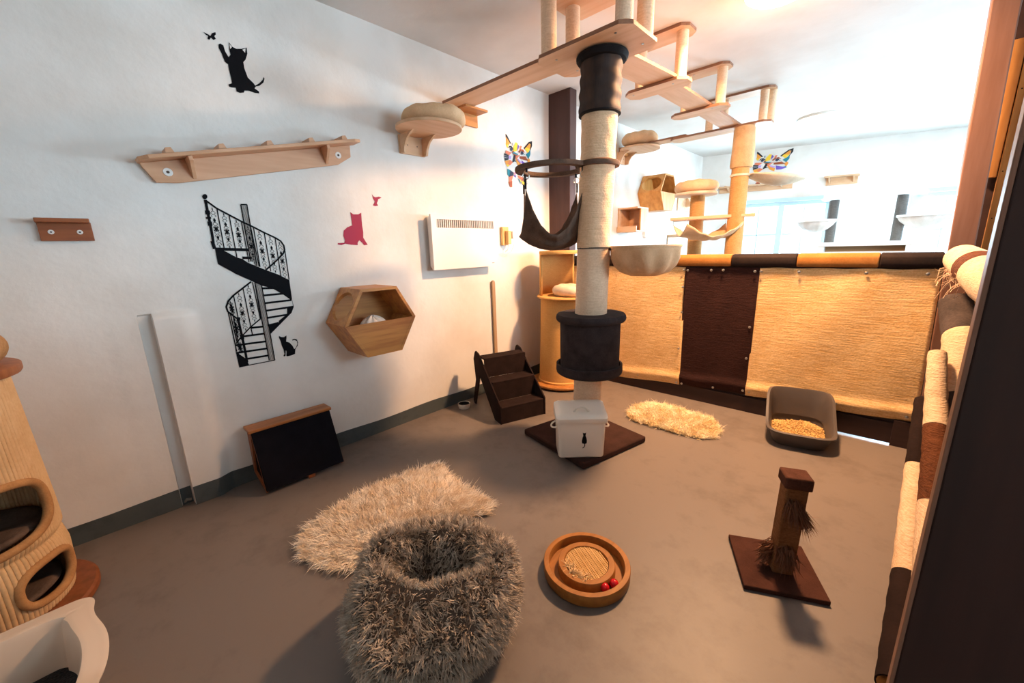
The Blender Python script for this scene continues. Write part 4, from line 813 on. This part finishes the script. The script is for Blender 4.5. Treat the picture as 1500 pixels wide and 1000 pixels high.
M = MB(); M.v = [tuple(v) for v in G.reshape(-1, 3)]; M.f = [(j*nth+k, j*nth+(k+1) % nth, (j+1)*nth+(k+1) % nth, (j+1)*nth+k) for j in range(len(rp)-1) for k in range(nth)]
FUR = mat('grey_shag', 'cfc0b0', .8, 'wool', 'a39484'); FURB = mat('grey_shag_base', '5c5048', .95, 'felt', '4a403a', 1, .4)
fo = M.build('cave_body', FURB, fb, smooth=True)
# scatter
nf = 90000; jj = rng.random(nf)*(len(rp)-1.01); kk = rng.random(nf)*nth; wgt = np.interp(jj, np.arange(len(rp)), rp); keep = (rng.random(nf) < wgt/.32) & (jj < len(rp)*.86); jj, kk = jj[keep], kk[keep]
j0 = jj.astype(int); k0 = kk.astype(int) % nth; k1 = (k0+1) % nth; fj = (jj-j0)[:, None]; fk = (kk-kk.astype(int))[:, None]
P00, P01, P10, P11 = G[j0, k0], G[j0, k1], G[j0+1, k0], G[j0+1, k1]
Pp = (P00*(1-fk)+P01*fk)*(1-fj)+(P10*(1-fk)+P11*fk)*fj; Nn = np.cross(P01-P00, P10-P00); Nn /= np.linalg.norm(Nn, axis=1)[:, None]+1e-9
cc = np.array([FC[0], FC[1], .18]); 
if ((Pp-cc)*Nn)[(jj > 4) & (jj < 15)].sum() < 0: Nn = -Nn
cell = np.floor(Pp/.018+.3*np.sin(Pp[:, [1, 2, 0]]*70)); hs_ = np.sin(cell@np.array([[127.1, 269.5, 71.3], [311.7, 183.3, 39.9], [74.7, 246.1, 151.7]]))*43758.5; clump = ((hs_-np.floor(hs_))*2-1)*.62
ok = Pp[:, 2] > .02
blades('shag', Pp[ok], (Nn+clump)[ok],  .028, .0016, FUR, fb, bend=.25, jitter=.16, grav=.3, segs=3)
# fur tufts on the small post
TF = mat('brown_fur', '6a4028', .7)
def tuft(c, n, spread, ln, dirv):
    c = np.array(c); P_ = c+rng.normal(size=(n, 3))*spread; N_ = np.tile(np.array(dirv, float), (n, 1)); blades('fur_tuft', P_, N_, ln, .0022, TF, sp, bend=.3, jitter=.28, grav=.5, segs=3)
fr = np.array([.44, -.9, 0]); lf = np.array([-.9, -.44, 0]); rt = -lf
tuft(np.array([-.205, 1.965, .39])+fr*.046, 300, [.012, .010, .010], .062, (.35, -.45, -.9)); tuft(np.array([-.205, 1.965, .35])+fr*.046+rt*.03, 200, [.008, .010, .012], .055, (.65, -.2, -.8))
tuft(np.array([-.205, 1.965, .15])+fr*.046, 420, [.015, .010, .014], .052, (.2, -.4, -.8)); tuft(np.array([-.205, 1.965, .11])+lf*.048, 260, [.010, .012, .026], .038, (-.8, -.35, -.6))

# litter tray
lt = thing('litter_tray', 'taupe grey open litter tray with high back, filled with wood pellets', 'litter tray', (-.385, 3.58, 0))
la = math.radians(13); lc = Vector((-.385, 3.585)); lx = Vector((math.cos(la), math.sin(la))); ly = Vector((-math.sin(la), math.cos(la)))
def LT(a, b, z): p = lc+lx*a+ly*b; return (p.x, p.y, z)
def hrim(b): t = (b+.25)/.5; return .115+.20*sst(.18, .95, t)
def sring(sx, sy, zf, n=56, e=4.2, oy=0):
    out = []
    for k in range(n):
        w = 2*PI*k/n; c_, s_ = math.cos(w), math.sin(w); a = sx*abs(c_)**(2/e)*(1 if c_ > 0 else -1); b = sy*abs(s_)**(2/e)*(1 if s_ > 0 else -1)+oy
        out.append(LT(a, b, zf(b)))
    return out
rings = []
for t in (0, .04, .35, .7, 1): 
    sx = .165+.042*t**.8; sy = .20+.048*t**.8; rings.append(sring(sx, sy, lambda b, t=t: .003+hrim(b)*t))
rings.append(sring(.218, .258, lambda b: hrim(b)+.003)); rings.append(sring(.220, .260, lambda b: hrim(b)-.008)); rings.append(sring(.222, .262, lambda b: hrim(b)+.006)); rings.append(sring(.205, .245, lambda b: hrim(b)+.012))
for t in (.95, .6, .3): sx = .160+.040*t; sy = .195+.046*t; rings.append(sring(sx, sy, lambda b, t=t: .012+hrim(b)*t))
loft(rings, True, False).build('tray_shell', DARKP, lt, smooth='auto')
lm = sring(.170, .205, lambda b: .052); M = MB(); M.v = lm; M.f = [tuple(range(len(lm)))]
PEL = mat('wood_pellets', 'b8935a', .8, 'grain', '7e5f34', .8, .8)
M = MB()
def lz(u, v):
    w = 2*PI*v; c_, s_ = math.cos(w), math.sin(w); a = .172*u*abs(c_)**.5*(1 if c_ > 0 else -1); b = .208*u*abs(s_)**.5*(1 if s_ > 0 else -1)
    return LT(a, b, .058+.012*math.sin(a*20+1)+.010*math.sin(b*17))
M.grid(lz, 14, 49); M.build('litter_bed', PEL, lt, smooth=True)
M = MB()
for k in range(1500):
    r = math.sqrt(random.random())*.99; p = lz(r, random.random()); a = random.uniform(0, PI); h = random.uniform(.004, .009)
    A = rotz((p[0], p[1], p[2]+.003), a) @ Matrix.Rotation(random.uniform(-.5, .5), 4, 'Y'); M.box(-h, h, -.0024, .0024, -.0022, .0022, A)
M.build('pellets', mat('pellet', 'c9a468', .8), lt, kind='stuff')

# ---- sisal tower in the corner behind the tree
bt = thing('corner_tower', 'orange-lit sisal barrel tower with a shelf, behind the main cat tree', 'cat tree', (-2.58, 3.5, 0)); bc = (-2.585, 3.50, 0)
M = MB(); M.lathe([(0, .02), (.325, .02), (.333, .028), (.333, .042), (.325, .05), (0, .05)], bc, 64); M.build('base', mat('tower_base', 'b3793e', .6, 'wood', '9c642e', 1, .2), bt, smooth='auto')
M = MB()
for k in range(5): w = 2*PI*k/5; M.lathe([(.03, 0), (.03, .02)], (bc[0]+.26*math.cos(w), bc[1]+.26*math.sin(w), 0), 12)
M.build('feet', BLACK, bt)
M = MB(); M.lathe([(.262, .05), (.262, .07), (.252, .08), (.238, .5), (.228, .98)], bc, 64); M.build('barrel', SISO, bt, smooth='auto')
M = MB(); M.lathe([(0, .98), (.33, .98), (.335, .99), (.33, 1.0), (0, 1.0)], (bc[0]+.07, bc[1]+.02, 0), 64); M.build('shelf', SISO, bt, smooth='auto')
M = MB(); a0 = math.radians(92); a1 = math.radians(240); M.lathe([(.232, 1.0), (.228, 1.43)], bc, 40, a0=a0, a1=a1); M.build('upper_shell', SISO, bt, smooth='auto', solid=.018)
M = MB(); M.lathe([(0, 1.43), (.236, 1.43), (.24, 1.44), (.24, 1.455), (.236, 1.465), (0, 1.465)], bc, 56); M.build('top_board', SISO, bt, smooth='auto')
cushion('round_cushion', 'cream ring cushion on the corner tower shelf', (bc[0]+.14, bc[1]+.0, 1.001), .215, .11, CREAML, 6)

# ---- big sisal tower at the left edge
bt2 = thing('barrel_tower', 'large corduroy-ribbed sisal barrel tower with cave openings, at the left edge', 'cat tree', (-2.62, -.545, 0)); tc = (-2.62, -.545)
RIB = mat('ribbed_sisal', 'd6b48a', .9, 'felt', 'c6a074', .5, .4)
M = MB(); M.lathe([(0, .0), (.32, .0), (.33, .01), (.33, .035), (.32, .045), (0, .045)], (tc[0]+.02, tc[1]+.0, 0), 64); M.build('base', mat('tower_disc', '8a4e2c', .45, 'wood', '74401f', 1, .2), bt2, smooth='auto')
def tw_r(z):
    return float(np.interp(z, [.045, .15, .25, .315, .335, .36, .45, .7, 1.06], [.245, .262, .266, .256, .246, .262, .262, .255, .245]))
holes = [(math.radians(18), .515, math.radians(54), .135), (math.radians(53), .185, math.radians(25), .088)]
def in_hole(t, z, g=1.0):
    for a, zc, wa, hz in holes:
        d = (t-a+PI) % (2*PI)-PI
        if (abs(d)/(wa*g))**2.6+(abs(z-zc)/(hz*g))**2.6 < 1: return True
    return False
nt_, nz_ = 660, 110; zz_ = np.linspace(.045, 1.06, nz_); M = MB()
M.v = [(tc[0]+(tw_r(z)+.0028*math.sin(t_*105))*math.cos(t_), tc[1]+(tw_r(z)+.0028*math.sin(t_*105))*math.sin(t_), z) for z in zz_ for t_ in np.linspace(0, 2*PI, nt_, endpoint=False)]
for j in range(nz_-1):
    for k in range(nt_):
        if not in_hole(2*PI*(k+.5)/nt_, (zz_[j]+zz_[j+1])/2): M.f.append((j*nt_+k, j*nt_+(k+1) % nt_, (j+1)*nt_+(k+1) % nt_, (j+1)*nt_+k))
M.build('barrel', RIB, bt2, smooth=True, solid=.012)
for a, zc, wa, hz in holes:
    q = []
    for k in range(61):
        w = 2*PI*k/60; c_, s_ = math.cos(w), math.sin(w); da = wa*abs(c_)**(2/2.6)*(1 if c_ > 0 else -1); dz = hz*abs(s_)**(2/2.6)*(1 if s_ > 0 else -1)
        z = zc+dz; q.append((tc[0]+(tw_r(z)+.004)*math.cos(a+da), tc[1]+(tw_r(z)+.004)*math.sin(a+da), z))
    M = MB(); M.tube(q, .017, 10, caps=False); M.build('opening_rim', mat('rim_plush', 'b98a5c', .95, 'felt', '9c7048', 1, .4), bt2, smooth='auto')
for z, mt in ((.375, TAUPE), (.09, TAUPE)):
    M = MB(); M.lathe([(0, z), (.2, z), (.225, z+.03), (.2, z+.035), (.15, z+.02), (0, z+.018)], (tc[0], tc[1], 0), 40, rfn=lambda t, r, zq: (r, zq+.012*math.sin(t*4)*math.sin(r*30))); M.build('cave_floor', mt, bt2, smooth=True)
M = MB(); M.lathe([(0, 1.06), (.288, 1.06), (.294, 1.07), (.294, 1.095), (.288, 1.10), (0, 1.10)], (*tc, 0), 64); M.build('top_board', mat('tower_top', 'a0623a', .5, 'wood', '87502c', 1, .2), bt2, smooth='auto')
cushion('round_cushion', 'tan fluffy cushion on top of the big left tower', (*tc, 1.10), .275, .15, mat('tan_plush', 'b58c62', .95, 'felt', '96704a', .6, .7), 2)

# ---- white tray in the lower left corner
wt = thing('litter_tray', 'white plastic litter tray with wavy rim and dark litter, bottom left corner', 'litter tray', (-1.7, -.5, 0))
def WT(a, b, z): return (-1.70+a, -.51+b, z)
def hw(a, b):     # rim height: dips in the middle of the right end
    h = .30
    if b > .2: h -= .05*math.exp(-((a-.06)/.10)**2)
    return h
def wring(sx, sy, zf, n=160, r=.07):
    per = [(sx-r, sy-r, 0), (-(sx-r), sy-r, 90), (-(sx-r), -(sy-r), 180), (sx-r, -(sy-r), 270)]; poly = []
    for i in range(4):
        cx_, cy_, a0 = per[i]
        for k in range(9): w = math.radians(a0+90*k/8); poly.append((cx_+r*math.cos(w), cy_+r*math.sin(w)))
    P_ = np.array(poly+[poly[0]]); s = np.concatenate([[0], np.cumsum(np.linalg.norm(np.diff(P_, axis=0), axis=1))]); q = np.linspace(0, s[-1], n, endpoint=False)
    X = np.interp(q, s, P_[:, 0]); Y = np.interp(q, s, P_[:, 1]); out = []
    for a, b in zip(X, Y):
        wob = .014*math.sin(a*19+2.2) if b > sy*.93 else 0
        out.append(WT(a, b+wob, zf(a, b)))
    return out
rings = []
for t in (0, .05, .5, 1): rings.append(wring(.22+.025*t, .25+.025*t, lambda a, b, t=t: .003+hw(a, b)*t*.94))
rings += [wring(.285, .315, lambda a, b: hw(a, b)-.010), wring(.297, .327, lambda a, b: hw(a, b)-.004), wring(.299, .329, lambda a, b: hw(a, b)+.003), wring(.285, .315, lambda a, b: hw(a, b)+.006), wring(.27, .30, lambda a, b: hw(a, b)+.004), wring(.252, .282, lambda a, b: hw(a, b)+.010), wring(.238, .268, lambda a, b: hw(a, b)+.008), wring(.232, .262, lambda a, b: hw(a, b)-.004)]
for t in (.6, .25): rings.append(wring(.208+.022*t, .238+.022*t, lambda a, b, t=t: .01+hw(a, b)*t))
loft(rings, True, False).build('tray_shell', mat('cream_tray', 'd8c2ad', .4), wt, smooth='auto')
M = MB(); 
M.grid(lambda u, v: WT(-.214+.428*u, -.244+.488*v, .13+.006*math.sin(u*20)*math.sin(v*17)), 30, 30); M.build('litter_bed', mat('dark_litter', '2e2624', .95, 'grain', '161314', 1, .9), wt, smooth=True)

# ================================================================== FAR ROOM
ft = thing('far_cat_tree', 'far cat tree of two beige poles joined by a board and hammock', 'cat tree', (-1.7, 5.5, 0))
BP = mat('beige_pole', 'c99a66', .85, 'sisal', 'ae8250', 1.2, .4); BPF = mat('beige_sleeve', 'd3ad84', .9, 'felt', 'bd956c', .6, .4)
M = MB(); M.lathe([(.092, .04), (.092, 2.34)], (-1.46, 5.43, 0), 36); M.build('pole', BP, ft, smooth='auto')
M = MB(); M.lathe([(.112, 2.33), (.118, 2.36), (.115, 2.55), (.108, 2.74), (.10, 2.762)], (-1.455, 5.435, 0), 40, rfn=lambda t, r, z: r+.004*math.sin(t*3+z*20)); M.build('fabric_sleeve', BPF, ft, smooth='auto')
M = MB(); M.lathe([(.085, .04), (.085, 2.08)], (-1.94, 5.50, 0), 36); M.build('pole', BP, ft, smooth='auto')
M = MB(); M.lathe([(0, 2.08), (.24, 2.08), (.25, 2.09), (.25, 2.105), (.24, 2.115), (0, 2.115)], (-1.96, 5.47, 0), 48); M.build('top_disc', CREAML, ft, smooth='auto')
M = MB(); A = rotz((-1.75, 5.48, 1.80), math.radians(15)); M.box(-.46, .46, -.2, .2, -.018, .018, A); M.build('middle_board', PLY, ft, bevel=.005)
M = MB(); M.box(-2.3, -1.1, 5.1, 5.9, .0, .04); M.build('base', CREAM, ft, bevel=.005)
sl = MB(); hcx = Vector((-1.72, 5.25, 1.68))
def sl2(u, v):
    u = u*2-1; v = v*2-1; f = 1-.30*u*u-.2*v*v-.5*(abs(u*v))**1.5; f = max(f, 0)
    p = hcx+Vr*(u*.33)+Vf*(v*.2); return (p.x, p.y, 1.73-.20*f+.006*math.sin(u*15))
sl.grid(sl2, 28, 20); sl.build('hammock_sling', CREAM, ft, smooth=True, solid=.008)
for u, v in ((0, 0), (1, 0), (1, 1), (0, 1)):
    p = Vector(sl2(u, v)); M = MB(); M.tube([p, p+Vector((0, 0, .06))], .004, 6); M.build('strap', STEEL, ft)
cushion('round_cushion', 'plump beige cushion on top of the shorter far pole', (-1.96, 5.47, 2.115), .255, .135, CREAM, 5, hole=False)
M = MB(); A = Vector((-1.38, 5.45, 2.25))
def fan(u, v):
    p = A+Vr*(.66*u)+Vf*((v-.5)*.42*math.sin(PI*min(1, .15+u*.8))); return (p.x, p.y, 2.25-.06*u-.10*math.sin(PI*u)*(1-(2*v-1)**2)*.9)
M.grid(fan, 24, 14)
o = M.build('sling_platform', CREAML, ft, smooth=True, solid=.012)
M = MB(); M.lathe([(.094, 2.235), (.105, 2.237), (.105, 2.26), (.094, 2.262)], (-1.46, 5.43, 0), 32); M.build('pole_collar', CREAML, ft)
# far hexagon box and cube on the left wall
hexbox('distant pale hexagon box with round entrance on the left wall', 6.32, 2.26, .30, .36, W0, mt=PINE)
cb = thing('cube_box', 'pale wooden cube box with open side, below the distant hexagon box', 'cat house', (W0, 5.65, 1.66))
y0, y1, z0, z1, D = 5.42, 5.78, 1.70, 2.02, .30
for nm, bx in (('side_panel', (W0, W0+D, y0, y0+.02, z0, z1)), ('side_panel', (W0, W0+D, y1-.02, y1, z0, z1)), ('top_panel', (W0, W0+D, y0+.02, y1-.02, z1-.02, z1)), ('bottom_panel', (W0, W0+D, y0, y1, z0-.02, z0)), ('back_panel', (W0, W0+.015, y0+.02, y1-.02, z0, z1-.02))):
    if nm == 'side_panel' and bx[2] == y0: continue
    MB().box(*bx).build(nm, PLY, cb, bevel=.002)
MB().box(W0+D-.02, W0+D, y0+.13, y1-.02, z0, z1-.02).build('front_panel', PINE, cb, bevel=.002)
MB().box(W0, W0+D, y0, y0+.02, z0, z0+.06).build('side_panel', PLY, cb)
def small_shelf(label, x0, x1, z, hh=.10, bars=0, zr=0):
    xm = (x0+x1)/2; t = thing('wall_shelf', label, 'shelf', (xm, yfar(xm), z))
    def q(x, d, zz): return (x, yfar(x)-d, zz)
    def pbox(nm, a, b, d0, d1, c0, c1, mt):
        M = MB(); M.add([q(a, d0, c0), q(b, d0, c0+zr), q(b, d1, c0+zr), q(a, d1, c0), q(a, d0, c1), q(b, d0, c1+zr), q(b, d1, c1+zr), q(a, d1, c1)], [(0, 1, 2, 3), (4, 7, 6, 5), (0, 4, 5, 1), (1, 5, 6, 2), (2, 6, 7, 3), (3, 7, 4, 0)]); M.build(nm, mt, t, bevel=.002)
    pbox('back_board', x0+.02, x1-.02, 0, .02, z, z+hh, PLY); pbox('shelf_board', x0, x1, 0, .16, z+hh, z+hh+.02, PLY)
    for k in range(bars):
        a = x0+(x1-x0)*(k+.5)/bars; M = MB(); zz = z+hh+.02+zr*(a-x0)/(x1-x0); M.box(a-.015, a+.015, yfar(a)-.15, yfar(a), zz, zz+.015); M.build('cross_bar', PLY, t)
    for a in (x0+.15*(x1-x0), x0+.85*(x1-x0)):
        M = MB(); zz = z+zr*(a-x0)/(x1-x0); M.prism([(.02, hh), (.14, hh), (.02, .02)], lambda d, v, xx: (xx, yfar(a)-d, zz+v), a-.01, a+.01); M.build('bracket', PLY, t)
small_shelf('long pale climbing shelf on the far wall beside the face sticker', -2.72, -1.55, 2.42, .09, 4)
small_shelf('short pale shelf alone on the far wall above the white cat gym', -1.12, -.66, 2.42, .12)
lb = thing('wall_bracket_step', 'small square pale bracket step on the distant left wall', 'shelf', (W0, 7.9, 2.2))
MB().box(W0, W0+.02, 7.55, 8.35, 2.08, 2.42).build('back_plate', PLY, lb, bevel=.002)
M = MB(); M.prism([(.02, 2.16), (.02, 2.36), (.16, 2.16)], lambda d, z, y: (W0+d, y, z), 7.9, 7.95); M.build('gusset', PLY, lb)
M = MB(); M.box(W0, W0+.2, 7.2, 7.65, 1.62, 1.66); M.box(W0, W0+.02, 7.2, 7.65, 1.5, 1.62); tag(M.build('wall_shelf', PLY, bevel=.003), 'low pale shelf on the distant left wall near the cube box', 'shelf')
M = MB(); M.prism(chp(6.25, 6.65, 1.60, 1.84, .03), wallfn(W0), 0, .05); tag(M.build('air_vent', WHITEB, bevel=.005), 'white fitting on the distant left wall beneath the hexagon', 'fitting')
# white cat gym between the windows
GP = mat('grey_pole', '6a6664', .9, 'sisal', '55514f', 1.0, .4)
gy = thing('white_cat_gym', 'white cat gym with two grey poles and a long top board, far wall', 'cat tree', (-.45, 8.95, 0))
for x in (-.91, -.065):
    M = MB(); M.lathe([(.07, .04), (.07, 2.14)], (x, 8.95, 0), 32); M.build('pole', GP, gy, smooth='auto')
MB().box(-1.06, .20, 8.72, 9.12, 2.14, 2.165).build('top_board', WHITEB, gy, bevel=.004)
MB().box(-1.04, .18, 8.73, 8.75, 2.165, 2.24).build('front_rail', WHITEB, gy, bevel=.003)
MB().box(-1.3, .5, 8.6, 9.2, 0, .04).build('base', WHITEB, gy, bevel=.004)
MB().box(-.86, -.25, 8.84, 9.06, 1.80, 1.825).build('middle_board', WHITEB, gy, bevel=.004)
for cx_, r in ((-1.12, .30), (.22, .33)):
    t_ = MB(); t_.lathe([(r-.03, 1.80), (r, 1.80), (r, 1.83), (r-.03, 1.83), (r-.03, 1.80)], (cx_, 8.92, 0), 48, close=False); t_.build('hoop', WHITEB, gy, smooth='auto')
    t_ = MB(); t_.lathe([(r-.02, 1.80), (r*.85, 1.74), (r*.6, 1.67), (r*.3, 1.63), (0, 1.62)], (cx_, 8.92, 0), 60, rfn=lambda t, rr, z: rr*(1+.03*math.sin(t*14))); t_.build('hammock_bowl', mat('white_fabric', 'd8cec8', .9, 'felt', 'c8beb8', .6, .3), gy, smooth=True)
cbn = thing('white_cabinet', 'white low cabinet with tan recessed opening, below the far gym', 'cabinet', (-.43, 8.4, 0))
MB().box(-.98, .14, 8.36, 8.38, 0, 1.30).build('front_panel', WHITEB, cbn)
MB().box(-.98, .14, 8.34, 8.56, 1.385, 1.45).build('top_board', WHITEB, cbn, bevel=.004)
for a, b in ((-.98, -.90), (.06, .14)): MB().box(a, b, 8.35, 8.55, 0, 1.385).build('side_panel', WHITEB, cbn)
MB().box(-.90, .06, 8.53, 8.55, 0, 1.385).build('back_panel', mat('cabinet_inside', 'b08a64', .7), cbn)
# ceiling lamps
LEM = mat('lamp_diffuser', 'fff4e4', .5, emit='fff0dc', estr=6.0)
for nm, c, r, lab in (('near', (-.8, 3.45), .20, 'round white glowing ceiling lamp at the top of the picture, nearer one'), ('far', (-1.02, 7.3), .27, 'round white ceiling lamp in the far room')):
    t = thing('ceiling_lamp', lab, 'lamp', (c[0], c[1], H-.09))
    M = MB(); M.lathe([(r, H-.03), (r, H)], (*c, 0), 48); M.build('rim', WHITEP, t, smooth='auto')
    M = MB(); M.lathe([(0, H-.085), (r*.5, H-.082), (r*.8, H-.068), (r*.96, H-.045), (r*.97, H-.03)], (*c, 0), 48, close=False); M.build('diffuser', LEM, t, smooth=True)
